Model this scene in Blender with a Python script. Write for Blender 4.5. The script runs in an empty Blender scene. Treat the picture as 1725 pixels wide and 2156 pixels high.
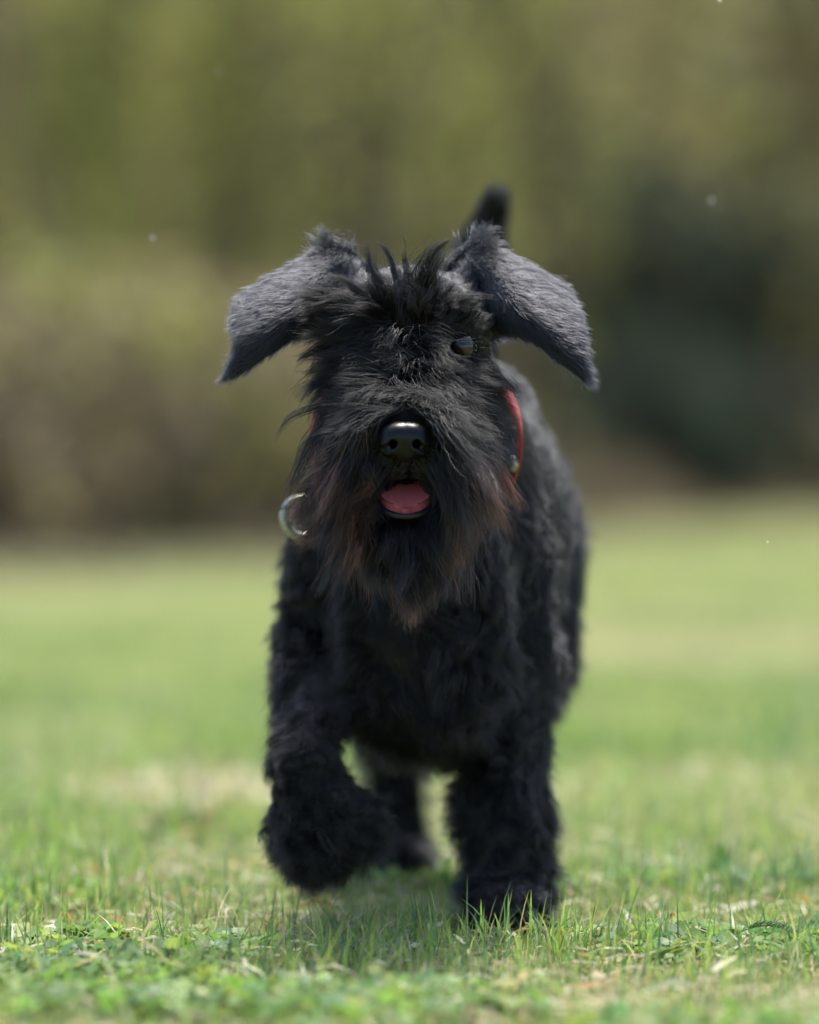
import bpy, bmesh, math
import numpy as np
from mathutils import Vector, kdtree

rng = np.random.default_rng(11)
SC = bpy.context.scene
COL = SC.collection
R = math.radians

# ------------------------------------------------------------------ camera, sky, sun, exposure
FPX, CAM_Y, CAM_Z, HZ = 12900.0, -5.0, 0.3876, 960.0       # focal length in reference pixels (1725 wide), camera position, horizon row
cam_d = bpy.data.cameras.new('camera')
cam = bpy.data.objects.new('camera', cam_d)
COL.objects.link(cam)
cam.location = (0, CAM_Y, CAM_Z)
cam.rotation_euler = (R(90) - math.atan((1078 - HZ) / FPX), 0, 0)
cam_d.sensor_fit = 'HORIZONTAL'
cam_d.sensor_width = 24.0
cam_d.lens = FPX * 24.0 / 1725.0
cam_d.clip_start, cam_d.clip_end = 0.1, 2000
cam_d.dof.use_dof = True
cam_d.dof.focus_distance = 4.755
cam_d.dof.aperture_fstop = 2.7
SC.camera = cam

SUN_EL, SUN_AZ = 63.0, 8.0                                  # sun stands behind the dog, a little to the right
W = bpy.data.worlds.new('World')
SC.world = W
W.use_nodes = True
nt = W.node_tree
bg = nt.nodes['Background']
sky = nt.nodes.new('ShaderNodeTexSky')
sky.sky_type = 'NISHITA'
sky.sun_disc = False
sky.sun_elevation = R(SUN_EL)
sky.sun_rotation = R(SUN_AZ)
sky.air_density, sky.dust_density, sky.ozone_density = 1.0, 2.0, 1.0
nt.links.new(sky.outputs[0], bg.inputs[0])
bg.inputs[1].default_value = 0.12
sl = bpy.data.lights.new('sun', 'SUN')
sl.energy, sl.angle, sl.color = 3.1, R(7.0), (1.0, 0.96, 0.88)   # sun through thin cloud
sun = bpy.data.objects.new('sun', sl)
COL.objects.link(sun)
_sd = Vector((math.sin(R(SUN_AZ)) * math.cos(R(SUN_EL)), math.cos(R(SUN_AZ)) * math.cos(R(SUN_EL)), math.sin(R(SUN_EL))))
sun.rotation_euler = _sd.to_track_quat('Z', 'Y').to_euler()
SC.view_settings.view_transform = 'Standard'
SC.view_settings.look = 'None'
SC.view_settings.gamma = 1.0
SC.view_settings.use_curve_mapping = False
SC.view_settings.exposure = 1.4
SC.render.engine = 'CYCLES'
cy = SC.cycles
cy.max_bounces, cy.diffuse_bounces, cy.glossy_bounces = 8, 4, 4
cy.transmission_bounces, cy.transparent_max_bounces = 6, 8
cy.use_denoising = True
cy.sample_clamp_indirect = 6.0
cy.caustics_reflective = cy.caustics_refractive = False
SC.cycles_curves.shape = 'RIBBONS'
SC.cycles_curves.subdivisions = 2
SC.render.hair_type = 'STRIP'


def reseed(k):
    global rng
    rng = np.random.default_rng(k)


def at(px, py, y):
    """world point at depth y that stands at column px, row py of the photograph"""
    d = y - CAM_Y
    return np.array([(px - 862.5) / FPX * d, y, CAM_Z - (py - HZ) / FPX * d])


def tag(o, label=None, cat=None, group=None, kind=None):
    for k, v in (('label', label), ('category', cat), ('group', group), ('kind', kind)):
        if v:
            o[k] = v
    return o


# ------------------------------------------------------------------ materials
def new_mat(name):
    m = bpy.data.materials.new(name)
    m.use_nodes = True
    return m, m.node_tree, m.node_tree.nodes['Principled BSDF']


def ramp(t, stops):
    r = t.nodes.new('ShaderNodeValToRGB')
    e = r.color_ramp.elements
    while len(e) < len(stops):
        e.new(0.5)
    for i, (p, c) in enumerate(stops):
        e[i].position = p
        e[i].color = (*c, 1)
    return r


def plain(name, col, rough=0.6, metal=0.0, spec=0.5, noise=0.0, scale=60.0, bump=0.0):
    m, t, b = new_mat(name)
    b.inputs['Base Color'].default_value = (*col, 1)
    b.inputs['Roughness'].default_value = rough
    b.inputs['Metallic'].default_value = metal
    b.inputs['Specular IOR Level'].default_value = spec
    if noise or bump:
        tc = t.nodes.new('ShaderNodeTexCoord')
        n = t.nodes.new('ShaderNodeTexNoise')
        n.inputs['Scale'].default_value = scale
        n.inputs['Detail'].default_value = 5
        t.links.new(tc.outputs['Object'], n.inputs['Vector'])
        if noise:
            r = ramp(t, [(0.3, tuple(c * (1 - noise) for c in col)), (0.7, tuple(min(1, c * (1 + noise)) for c in col))])
            t.links.new(n.outputs['Fac'], r.inputs['Fac'])
            t.links.new(r.outputs['Color'], b.inputs['Base Color'])
        if bump:
            bp = t.nodes.new('ShaderNodeBump')
            bp.inputs['Strength'].default_value = 1.0
            bp.inputs['Distance'].default_value = bump
            t.links.new(n.outputs['Fac'], bp.inputs['Height'])
            t.links.new(bp.outputs['Normal'], b.inputs['Normal'])
    return m


def leaf_mat(name, rough=0.45, trans=0.45, spec=0.4):
    """leaf lit from either side; its own colour comes from the mesh attribute 'tint'"""
    m, t, b = new_mat(name)
    a = t.nodes.new('ShaderNodeAttribute')
    a.attribute_name = 'tint'
    tc = t.nodes.new('ShaderNodeTexCoord')
    n = t.nodes.new('ShaderNodeTexNoise')
    n.inputs['Scale'].default_value = 220
    t.links.new(tc.outputs['Object'], n.inputs['Vector'])
    mx = t.nodes.new('ShaderNodeMix')
    mx.data_type = 'RGBA'
    mx.blend_type = 'MULTIPLY'
    mx.inputs['Factor'].default_value = 0.5
    rr = ramp(t, [(0.3, (0.6, 0.6, 0.6)), (0.7, (1.25, 1.25, 1.25))])
    t.links.new(n.outputs['Fac'], rr.inputs['Fac'])
    t.links.new(a.outputs['Color'], mx.inputs[6])
    t.links.new(rr.outputs['Color'], mx.inputs[7])
    t.links.new(mx.outputs[2], b.inputs['Base Color'])
    b.inputs['Roughness'].default_value = rough
    b.inputs['Specular IOR Level'].default_value = spec
    tr = t.nodes.new('ShaderNodeBsdfTranslucent')
    hs = t.nodes.new('ShaderNodeHueSaturation')
    hs.inputs['Saturation'].default_value = 1.15
    hs.inputs['Value'].default_value = 1.25
    t.links.new(mx.outputs[2], hs.inputs['Color'])
    t.links.new(hs.outputs[0], tr.inputs['Color'])
    ms = t.nodes.new('ShaderNodeMixShader')
    ms.inputs[0].default_value = trans
    t.links.new(b.outputs[0], ms.inputs[1])
    t.links.new(tr.outputs[0], ms.inputs[2])
    t.links.new(ms.outputs[0], t.nodes['Material Output'].inputs['Surface'])
    return m


def hair_mat(name, dark, bleached, rough=0.32, rrough=0.5, ior=1.5):
    """dark, bleached: absorption of the fibre per colour channel"""
    m = bpy.data.materials.new(name)
    m.use_nodes = True
    t = m.node_tree
    t.nodes.clear()
    out = t.nodes.new('ShaderNodeOutputMaterial')
    h = t.nodes.new('ShaderNodeBsdfHairPrincipled')
    h.model = 'CHIANG'
    h.parametrization = 'ABSORPTION'
    a = t.nodes.new('ShaderNodeAttribute')
    a.attribute_name = 'rust_or_shade'                                # 0 black hair .. 1 sun-bleached rusty brown; on ear and head hair painted shade
    mx = t.nodes.new('ShaderNodeMix')
    mx.data_type = 'VECTOR'
    mx.inputs[4].default_value = dark
    mx.inputs[5].default_value = bleached
    t.links.new(a.outputs['Fac'], mx.inputs[0])
    t.links.new(mx.outputs[1], h.inputs['Absorption Coefficient'])
    h.inputs['Roughness'].default_value = rough
    h.inputs['Radial Roughness'].default_value = rrough
    h.inputs['Random Roughness'].default_value = 0.3
    h.inputs['Coat'].default_value = 0.0
    h.inputs['IOR'].default_value = ior
    t.links.new(h.outputs[0], out.inputs['Surface'])
    return m


# ------------------------------------------------------------------ mesh helpers
def np_mesh(name, V, F, mat=None, parent=None, smooth=False, tint=None):
    """V (n,3); F list of (m,k) int arrays"""
    if not isinstance(F, (list, tuple)):
        F = [F]
    F = [np.asarray(f, np.int32) for f in F if len(f)]
    me = bpy.data.meshes.new(name)
    me.vertices.add(len(V))
    me.vertices.foreach_set('co', np.asarray(V, np.float32).ravel())
    loops = np.concatenate([f.ravel() for f in F])
    tot = np.concatenate([np.full(len(f), f.shape[1], np.int32) for f in F])
    start = np.concatenate([[0], np.cumsum(tot)[:-1]]).astype(np.int32)
    me.loops.add(len(loops))
    me.loops.foreach_set('vertex_index', loops)
    me.polygons.add(len(tot))
    me.polygons.foreach_set('loop_start', start)
    me.polygons.foreach_set('loop_total', tot)
    if smooth:
        me.polygons.foreach_set('use_smooth', np.ones(len(tot), bool))
    me.update(calc_edges=True)
    if tint is not None:
        at_ = me.attributes.new('tint', 'FLOAT_COLOR', 'POINT')
        c = np.ones((len(V), 4), np.float32)
        c[:, :3] = tint
        at_.data.foreach_set('color', c.ravel())
    o = bpy.data.objects.new(name, me)
    if mat:
        me.materials.append(mat)
    COL.objects.link(o)
    if parent:
        o.parent = parent
    return o


def empty(name, loc=(0, 0, 0)):
    o = bpy.data.objects.new(name, None)
    o.empty_display_size = 0.05
    COL.objects.link(o)
    o.location = loc
    return o


def unit(v):
    return v / np.maximum(np.linalg.norm(v, axis=-1, keepdims=True), 1e-9)


def smooth01(t):
    t = np.clip(t, 0, 1)
    return t * t * (3 - 2 * t)


def tube(path, rad, sides=8, close=False):
    """rings of a tube along a path -> V, F"""
    path = np.asarray(path, float)
    n = len(path)
    rad = np.broadcast_to(np.asarray(rad, float), (n,))
    if close:
        T = unit(np.roll(path, -1, 0) - np.roll(path, 1, 0))
    else:
        T = unit(np.gradient(path, axis=0))
    ref = np.array([0.31, 0.17, 0.93])
    if abs(T.mean(0) @ ref) > 0.9 * np.linalg.norm(T.mean(0)):
        ref = np.array([0.95, 0.2, 0.1])
    A = unit(np.cross(T, ref))
    B = np.cross(T, A)
    th = np.linspace(0, 2 * np.pi, sides, endpoint=False)
    V = path[:, None] + rad[:, None, None] * (np.cos(th)[None, :, None] * A[:, None] + np.sin(th)[None, :, None] * B[:, None])
    i = np.arange(n if close else n - 1)
    j = (i + 1) % n
    k = np.arange(sides)
    k2 = (k + 1) % sides
    F = np.stack([(i[:, None] * sides + k), (i[:, None] * sides + k2), (j[:, None] * sides + k2), (j[:, None] * sides + k)], -1).reshape(-1, 4)
    return V.reshape(-1, 3), F


def join(parts):
    Vs, Fs, off = [], {}, 0
    for V, F in parts:
        F = np.asarray(F)
        Vs.append(V)
        Fs.setdefault(F.shape[1], []).append(F + off)
        off += len(V)
    return np.concatenate(Vs), [np.concatenate(f) for f in Fs.values()]


def vnoise(x, y, seed=0):
    """smooth value noise in the plane, 0..1"""
    xi, yi = np.floor(x).astype(np.int64), np.floor(y).astype(np.int64)
    fx, fy = smooth01(x - xi), smooth01(y - yi)

    def h(a, b):
        v = (a * 374761393 + b * 668265263 + seed * 1442695041) & 0x7fffffff
        v = ((v ^ (v >> 13)) * 1274126177) & 0x7fffffff
        return ((v ^ (v >> 16)) & 0xffff) / 65535.0
    return (h(xi, yi) * (1 - fx) + h(xi + 1, yi) * fx) * (1 - fy) + (h(xi, yi + 1) * (1 - fx) + h(xi + 1, yi + 1) * fx) * fy


# ------------------------------------------------------------------ signed distance fields and their surface
def d_cone(P, a, b, ra, rb):
    ab = b - a
    t = np.clip(((P - a) @ ab) / max(ab @ ab, 1e-12), 0, 1)
    return np.linalg.norm(P - a - t[..., None] * ab, axis=-1) - (ra + (rb - ra) * t)


def d_ell(P, c, r):
    q = (P - c) / r
    k0 = np.linalg.norm(q, axis=-1)
    k1 = np.linalg.norm(q / r, axis=-1)
    return k0 * (k0 - 1.0) / np.maximum(k1, 1e-6)


def smin(a, b, k):
    h = np.maximum(k - np.abs(a - b), 0) / k
    return np.minimum(a, b) - h * h * k * 0.25


def surface_nets(S, org, h):
    neg = S < 0
    nx, ny, nz = S.shape
    acc = np.zeros((nx - 1, ny - 1, nz - 1, 3), np.float32)
    cnt = np.zeros((nx - 1, ny - 1, nz - 1), np.float32)
    offs = [(0, 0, 0), (1, 0, 0), (0, 1, 0), (1, 1, 0), (0, 0, 1), (1, 0, 1), (0, 1, 1), (1, 1, 1)]
    c = lambda A, o: A[o[0]:nx - 1 + o[0], o[1]:ny - 1 + o[1], o[2]:nz - 1 + o[2]]
    for i in range(8):
        for ax in range(3):
            if offs[i][ax]:
                continue
            o2 = list(offs[i])
            o2[ax] = 1
            A, B = c(S, offs[i]), c(S, o2)
            m = c(neg, offs[i]) != c(neg, o2)
            t = A[m] / (A[m] - B[m])
            p = np.tile(np.array(offs[i], np.float32), (len(t), 1))
            p[:, ax] = t
            acc[m] += p
            cnt[m] += 1
    act = cnt > 0
    idx = np.full(act.shape, -1, np.int64)
    idx[act] = np.arange(act.sum())
    V = (np.argwhere(act) + acc[act] / cnt[act][:, None]) * h + org
    quads = []
    for ax in range(3):
        a1, a2 = (ax + 1) % 3, (ax + 2) % 3
        lo = [slice(1, n - 1) for n in S.shape]
        lo[ax] = slice(0, S.shape[ax] - 1)
        hi = list(lo)
        hi[ax] = slice(1, S.shape[ax])
        A, B = neg[tuple(lo)], neg[tuple(hi)]
        for m, flip in ((A & ~B, False), (~A & B, True)):
            e = np.argwhere(m)
            e[:, a1] += 1
            e[:, a2] += 1
            q = []
            for d1, d2 in ((1, 1), (0, 1), (0, 0), (1, 0)):
                f = e.copy()
                f[:, a1] -= d1
                f[:, a2] -= d2
                q.append(idx[f[:, 0], f[:, 1], f[:, 2]])
            q = np.stack(q, 1)
            quads.append(q[:, ::-1] if flip else q)
    return V, np.concatenate(quads)


# ================================================================== THE SETTING
# ground: one sheet out to the horizon
def build_ground():
    m, t, b = new_mat('meadow_soil')
    tc = t.nodes.new('ShaderNodeTexCoord')
    n1 = t.nodes.new('ShaderNodeTexNoise')
    n1.inputs['Scale'].default_value = 1.1
    n1.inputs['Detail'].default_value = 6
    n2 = t.nodes.new('ShaderNodeTexNoise')
    n2.inputs['Scale'].default_value = 60
    n2.inputs['Detail'].default_value = 6
    for n in (n1, n2):
        t.links.new(tc.outputs['Object'], n.inputs['Vector'])
    ra = ramp(t, [(0.3, (0.12, 0.13, 0.055)), (0.5, (0.19, 0.20, 0.08)), (0.7, (0.25, 0.22, 0.13))])
    rb = ramp(t, [(0.3, (0.45, 0.42, 0.4)), (0.7, (1.3, 1.3, 1.2))])
    t.links.new(n1.outputs['Fac'], ra.inputs['Fac'])
    t.links.new(n2.outputs['Fac'], rb.inputs['Fac'])
    mx = t.nodes.new('ShaderNodeMix')
    mx.data_type = 'RGBA'
    mx.blend_type = 'MULTIPLY'
    mx.inputs['Factor'].default_value = 1
    t.links.new(ra.outputs[0], mx.inputs[6])
    t.links.new(rb.outputs[0], mx.inputs[7])
    t.links.new(mx.outputs[2], b.inputs['Base Color'])
    b.inputs['Roughness'].default_value = 0.9
    b.inputs['Specular IOR Level'].default_value = 0.1
    bp = t.nodes.new('ShaderNodeBump')
    bp.inputs['Distance'].default_value = 0.006
    t.links.new(n2.outputs['Fac'], bp.inputs['Height'])
    t.links.new(bp.outputs['Normal'], b.inputs['Normal'])
    V = np.array([[-700, -700, 0], [700, -700, 0], [700, 900, 0], [-700, 900, 0]], float)
    tag(np_mesh('ground', V, np.array([[0, 1, 2, 3]]), m), kind='structure')


build_ground()

M_GRASS = leaf_mat('grass_blade', 0.42, 0.5, 0.35)
M_CLOVER = leaf_mat('clover_leaf', 0.55, 0.4, 0.22)
M_BUSH = leaf_mat('shrub_leaf', 0.5, 0.58, 0.3)
M_STRAW = leaf_mat('dry_straw', 0.6, 0.35, 0.2)
M_DEAD = leaf_mat('dead_stalk', 0.7, 0.12, 0.15)
M_BARK = plain('bark', (0.12, 0.09, 0.065), 0.85, noise=0.5, scale=9, bump=0.01)


def blades(P, H, Wd, lean, tintc, segs=4, az=None):
    """tapering, bending grass blades -> V, quads, tris, tint"""
    n = len(P)
    az = rng.uniform(0, 2 * np.pi, n) if az is None else az
    face = az + rng.normal(0, 0.5, n)
    t = np.linspace(0, 1, segs + 1)
    bend = lean[:, None] * (t[None] ** 1.7)
    up = t[None] * (1 - 0.28 * lean[:, None] * t[None])
    cx = P[:, 0, None] + np.cos(az)[:, None] * bend * H[:, None]
    cyy = P[:, 1, None] + np.sin(az)[:, None] * bend * H[:, None]
    cz = P[:, 2, None] + up * H[:, None]
    w = Wd[:, None] * 0.5 * (1 - t[None] ** 2.2) * (0.65 + 0.7 * np.minimum(t[None] * 3, 1) * 0.5)
    sx, sy = -np.sin(face)[:, None], np.cos(face)[:, None]
    fold = w * 0.25
    Lf = np.stack([cx - sx * w, cyy - sy * w, cz + fold], -1)
    Rt = np.stack([cx + sx * w, cyy + sy * w, cz + fold], -1)
    V = np.stack([Lf, Rt], 2)                                 # n, segs+1, 2, 3
    V = V[:, :segs].reshape(n, segs * 2, 3)
    tip = np.stack([cx[:, -1], cyy[:, -1], cz[:, -1]], -1)[:, None]
    V = np.concatenate([V, tip], 1)
    k = segs * 2 + 1
    b = np.arange(n)[:, None] * k
    q = np.concatenate([b + np.array([[2 * s, 2 * s + 1, 2 * s + 3, 2 * s + 2]]) for s in range(segs - 1)], 0)
    tr = b + np.array([[2 * segs - 2, 2 * segs - 1, 2 * segs]])
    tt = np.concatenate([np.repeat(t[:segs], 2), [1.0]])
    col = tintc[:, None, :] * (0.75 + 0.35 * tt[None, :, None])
    return V.reshape(-1, 3), q, tr, col.reshape(-1, 3)


def pick(n, cols, w):
    cols = np.array(cols)
    c = cols[rng.choice(len(cols), n, p=np.array(w) / np.sum(w))]
    return c * rng.uniform(0.75, 1.25, (n, 1)) * rng.uniform(0.93, 1.07, (n, 3))


GREENS = [(0.14, 0.24, 0.065), (0.20, 0.30, 0.085), (0.27, 0.34, 0.11), (0.10, 0.19, 0.09), (0.36, 0.36, 0.18), (0.48, 0.44, 0.29)]


def wedge(n, d0, d1, spread):
    """points on the ground between camera distances d0..d1, spread times as wide as the picture there"""
    d = np.sqrt(rng.uniform(d0 ** 2, d1 ** 2, n))
    x = rng.uniform(-1, 1, n) * d * 0.067 * spread
    return np.stack([x, d + CAM_Y, np.zeros(n)], 1)


def patch_color(P, base, far):
    """sward colour: yellower and drier in patches"""
    a = vnoise(P[:, 0] * 1.3 + 9, P[:, 1] * 0.8, 1)[:, None]
    d = vnoise(P[:, 0] * 2.2, P[:, 1] * 1.4 + 4, 2)[:, None]
    dry = np.array([0.44, 0.41, 0.25])
    yel = np.array([0.42, 0.44, 0.20])
    w_ = 0.75 if far else 0.2
    c = base * (1 - w_ * a) + yel * w_ * a
    k = np.clip((d - 0.62) * 3, 0, 0.6 if far else 0.35)
    far_ = smooth01((P[:, 1] - CAM_Y - 12 - 3.5 * (P[:, 0] + 1.5)) / 10)[:, None] * 0.7
    k = np.maximum(k, far_)
    return c * (1 - k) + dry * k


def trodden(P):
    """grass pressed down under and just before the planted paws"""
    k = np.ones(len(P))
    for x, y in ((0.08, -0.05), (-0.004, 0.52), (0.092, 0.49)):
        k = np.minimum(k, 0.25 + 0.75 * smooth01((np.hypot(P[:, 0] - x, np.where(P[:, 1] < y, 0.33, 0.6) * (P[:, 1] - y)) - 0.04) / 0.05))
    return k


def bare(P):
    """worn tan patches in the lawn, 0..1"""
    k = np.zeros(len(P))
    for x, y, rx, ry in ((-0.23, 1.75, 0.13, 0.55), (0.09, 1.55, 0.07, 0.5), (0.62, 7.5, 0.5, 2.0)):
        k = np.maximum(k, 0.95 * np.exp(-(((P[:, 0] - x) / rx) ** 2 + ((P[:, 1] - y) / ry) ** 2) ** 2))
    return k


def build_grass():
    sets = []
    # near sward round the dog
    for n, d0, d1, sp, h0, h1, w0, w1 in ((34000, 3.7, 6.2, 1.9, 0.006, 0.017, 0.0011, 0.0024),
                                          (26000, 6.2, 9.5, 1.7, 0.02, 0.045, 0.002, 0.0035),
                                          (52000, 9.5, 18, 1.6, 0.022, 0.048, 0.004, 0.007),
                                          (60000, 18, 47, 1.7, 0.025, 0.05, 0.009, 0.016)):
        P = wedge(n, d0, d1, sp)
        P = P[rng.uniform(size=n) > bare(P)]
        n = len(P)
        hs = 0.55 + 0.9 * vnoise(P[:, 0] * 9, P[:, 1] * 6, 5) ** 1.3
        H = rng.uniform(h0, h1, n) * hs * trodden(P)
        c = patch_color(P, pick(n, GREENS, [3, 4, 4, 2, 1.4, 1.0]), d0 > 6)
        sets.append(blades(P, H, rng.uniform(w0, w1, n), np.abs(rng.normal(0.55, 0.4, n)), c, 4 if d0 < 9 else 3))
    # taller standing tufts
    tufts = [(1040, 4.77, 20, 0.045, 0.044), (1130, 4.77, 20, 0.04, 0.044), (960, 4.76, 30, 0.04, 0.040), (1200, 4.80, 60, 0.04, 0.034),
             (820, 4.95, 40, 0.05, 0.034), (720, 4.72, 30, 0.05, 0.026), (400, 4.80, 40, 0.06, 0.034), (240, 5.2, 40, 0.06, 0.06),
             (1230, 5.1, 50, 0.05, 0.06), (1330, 4.7, 50, 0.05, 0.035), (560, 4.6, 40, 0.06, 0.03), (1500, 5.4, 110, 0.1, 0.05),
             (1350, 5.6, 110, 0.1, 0.055), (1640, 5.9, 90, 0.1, 0.05), (120, 5.7, 90, 0.1, 0.055), (420, 6.3, 90, 0.1, 0.055), (20, 5.1, 30, 0.03, 0.06),
             (1600, 4.72, 50, 0.06, 0.03), (870, 4.45, 50, 0.06, 0.026), (300, 6.9, 120, 0.16, 0.06), (1000, 4.68, 60, 0.06, 0.03)]
    for px, d, n, r, h in tufts:
        c = at(px, HZ, d + CAM_Y)
        P = np.stack([c[0] + rng.normal(0, r, n), c[1] + rng.normal(0, r * 0.8, n), np.zeros(n)], 1)
        H = h * rng.uniform(0.5, 1.35, n)
        sets.append(blades(P, H, rng.uniform(0.0014, 0.003, n), np.abs(rng.normal(0.35, 0.28, n)),
                           pick(n, GREENS, [4, 4, 3, 3, 0.6, 0.3]), 4))
    # finer, longer blades through the near lawn, and looser tufts behind the dog
    n = 11000
    P = wedge(n, 3.7, 6.6, 1.8)
    P = P[vnoise(P[:, 0] * 14, P[:, 1] * 9, 12) > 0.35]
    n = len(P)
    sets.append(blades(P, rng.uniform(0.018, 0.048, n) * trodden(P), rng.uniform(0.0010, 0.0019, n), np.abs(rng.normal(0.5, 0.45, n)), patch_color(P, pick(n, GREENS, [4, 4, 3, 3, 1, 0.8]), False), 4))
    for i in range(190):
        q = wedge(1, 5.2, 10, 1.5)[0]
        if bare(q[None])[0] > 0.3 or (abs(q[0]) < 0.2 and q[1] < 0.75):
            continue
        m_ = 60
        P = np.stack([q[0] + rng.normal(0, 0.07, m_), q[1] + rng.normal(0, 0.07, m_), np.zeros(m_)], 1)
        sets.append(blades(P, rng.uniform(0.6, 1.4, m_) * rng.uniform(0.03, 0.07), rng.uniform(0.0015, 0.003, m_), np.abs(rng.normal(0.4, 0.3, m_)),
                           pick(1, GREENS[:4], [2, 3, 2, 2]) * rng.uniform(0.85, 1.15, (m_, 1)), 4))
    n = 620
    P = wedge(n, 4.45, 5.05, 1.6)
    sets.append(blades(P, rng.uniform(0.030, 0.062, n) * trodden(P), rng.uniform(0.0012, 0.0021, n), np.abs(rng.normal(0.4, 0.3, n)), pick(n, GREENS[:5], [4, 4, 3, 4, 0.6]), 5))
    # a thin scatter of long single blades
    n = 3600
    P = wedge(n, 3.8, 6.4, 1.7)
    sets.append(blades(P, rng.uniform(0.025, 0.05, n), rng.uniform(0.0012, 0.0024, n), np.abs(rng.normal(0.9, 0.6, n)), pick(n, GREENS, [4, 4, 3, 3, 1, 0.6]), 4))
    Vs, Q, T, C, off = [], [], [], [], 0
    for V, q, t, c in sets:
        Vs.append(V)
        Q.append(q + off)
        T.append(t + off)
        C.append(c)
        off += len(V)
    o = np_mesh('grass', np.concatenate(Vs), [np.concatenate(Q), np.concatenate(T)], M_GRASS, None, True, np.concatenate(C))
    tag(o, 'short green lawn grass under and around the black dog', 'grass', kind='stuff')


build_grass()


def leaflet(n=8, notch=0.12):
    """unit heart-round clover leaflet pointing along +x, base at the origin, slightly folded -> V, F(tris)"""
    th = np.linspace(-np.pi * 0.93, np.pi * 0.93, n)
    r = 0.5 * np.ones(n)
    x, y = 0.52 + r * np.cos(th), 0.47 * np.sin(th)
    x -= notch * np.exp(-(th / 0.35) ** 2)
    z = 0.22 * np.abs(y)
    V = np.concatenate([[[0, 0, 0]], [[0.45, 0, -0.02]], np.stack([x, y, z], 1)])
    F = [[1, i + 2, i + 3] for i in range(n - 1)] + [[0, 2, 1][::-1], [0, 1, n + 1][::-1]]
    return V, np.array(F)


def build_clover():
    LV, LF = leaflet()
    Vs, Fs, Cs, off = [], [], [], 0
    P = wedge(5200, 3.85, 5.6, 1.8)
    keep = vnoise(P[:, 0] * 5 + 3, P[:, 1] * 4, 8) > 0.58
    P = P[keep]
    stems = []
    for p in P:
        hgt = rng.uniform(0.004, 0.016)
        rad = rng.uniform(0.0045, 0.0085)
        col = pick(1, [(0.17, 0.28, 0.08), (0.23, 0.34, 0.10), (0.13, 0.23, 0.10), (0.32, 0.39, 0.11)], [3, 3, 2, 1])[0]
        a0 = rng.uniform(0, 2 * np.pi)
        tilt = rng.normal(0, 0.35, 2)
        top = p + np.array([rng.normal(0, 0.006), rng.normal(0, 0.006), hgt])
        for k in range(3):
            a = a0 + k * 2.094 + rng.normal(0, 0.12)
            droop = rng.uniform(-0.15, 0.45)
            V = LV * rad * rng.uniform(1.5, 1.9)
            x, y, z = V.T
            x, z = x * np.cos(droop) - z * np.sin(droop) * -1, x * np.sin(droop) + z * np.cos(droop)
            X, Y = x * np.cos(a) - y * np.sin(a), x * np.sin(a) + y * np.cos(a)
            Z = z + X * tilt[0] + Y * tilt[1]
            Vs.append(np.stack([X, Y, Z], 1) + top)
            Fs.append(LF + off)
            off += len(V)
            Cs.append(np.tile(col * rng.uniform(0.85, 1.15), (len(V), 1)))
        w = 0.0005
        Vs.append(np.array([p + [-w, 0, 0], p + [w, 0, 0], top + [w, 0, 0], top + [-w, 0, 0]]))
        Fs.append(np.array([[0, 1, 2], [0, 2, 3]]) + off)
        off += 4
        Cs.append(np.tile(col * 0.9, (4, 1)))
    o = np_mesh('clover', np.concatenate(Vs), np.concatenate(Fs), M_CLOVER, None, True, np.concatenate(Cs))
    tag(o, 'low round-leaved green clover growing through the foreground grass', 'clover', kind='stuff')
    # dry straw, clippings and crumbs of dead leaf lying in the sward
    P = wedge(5200, 3.9, 7.5, 1.7)
    B = wedge(40000, 5.5, 9, 1.5)
    B = B[rng.uniform(size=len(B)) < bare(B) * 0.9]
    P = np.concatenate([P, B])
    n = len(P)
    P[:, 2] = rng.uniform(0.003, 0.016, n)
    L = rng.uniform(0.006, 0.04, n)
    a = rng.uniform(0, 2 * np.pi, n)
    w = rng.uniform(0.0006, 0.0022, n) * np.where(P[:, 1] > 0.5, 1.9, 1.0)
    d = np.stack([np.cos(a), np.sin(a), rng.normal(0, 0.22, n)], 1)
    s = np.stack([-np.sin(a), np.cos(a), rng.normal(0, 0.5, n)], 1) * w[:, None]
    mid = P + d * L[:, None] * 0.5 + np.stack([np.zeros(n), np.zeros(n), L * rng.uniform(0, 0.15, n)], 1)
    end = P + d * L[:, None]
    V = np.stack([P - s * 0.6, P + s * 0.6, mid + s, mid - s, end + s * 0.3, end - s * 0.3], 1).reshape(-1, 3)
    b = np.arange(n)[:, None] * 6
    F = np.concatenate([b + [[0, 1, 2, 3]], b + [[3, 2, 4, 5]]])
    c = pick(n, [(0.46, 0.40, 0.24), (0.58, 0.54, 0.38), (0.30, 0.22, 0.12), (0.42, 0.24, 0.11)], [4, 3, 2, 0.7])
    o = np_mesh('dry_straw', V, F, M_STRAW, None, False, np.repeat(c, 6, 0))
    tag(o, 'pale dry straw and clippings scattered through the lawn', 'straw', kind='stuff')


build_clover()


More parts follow.
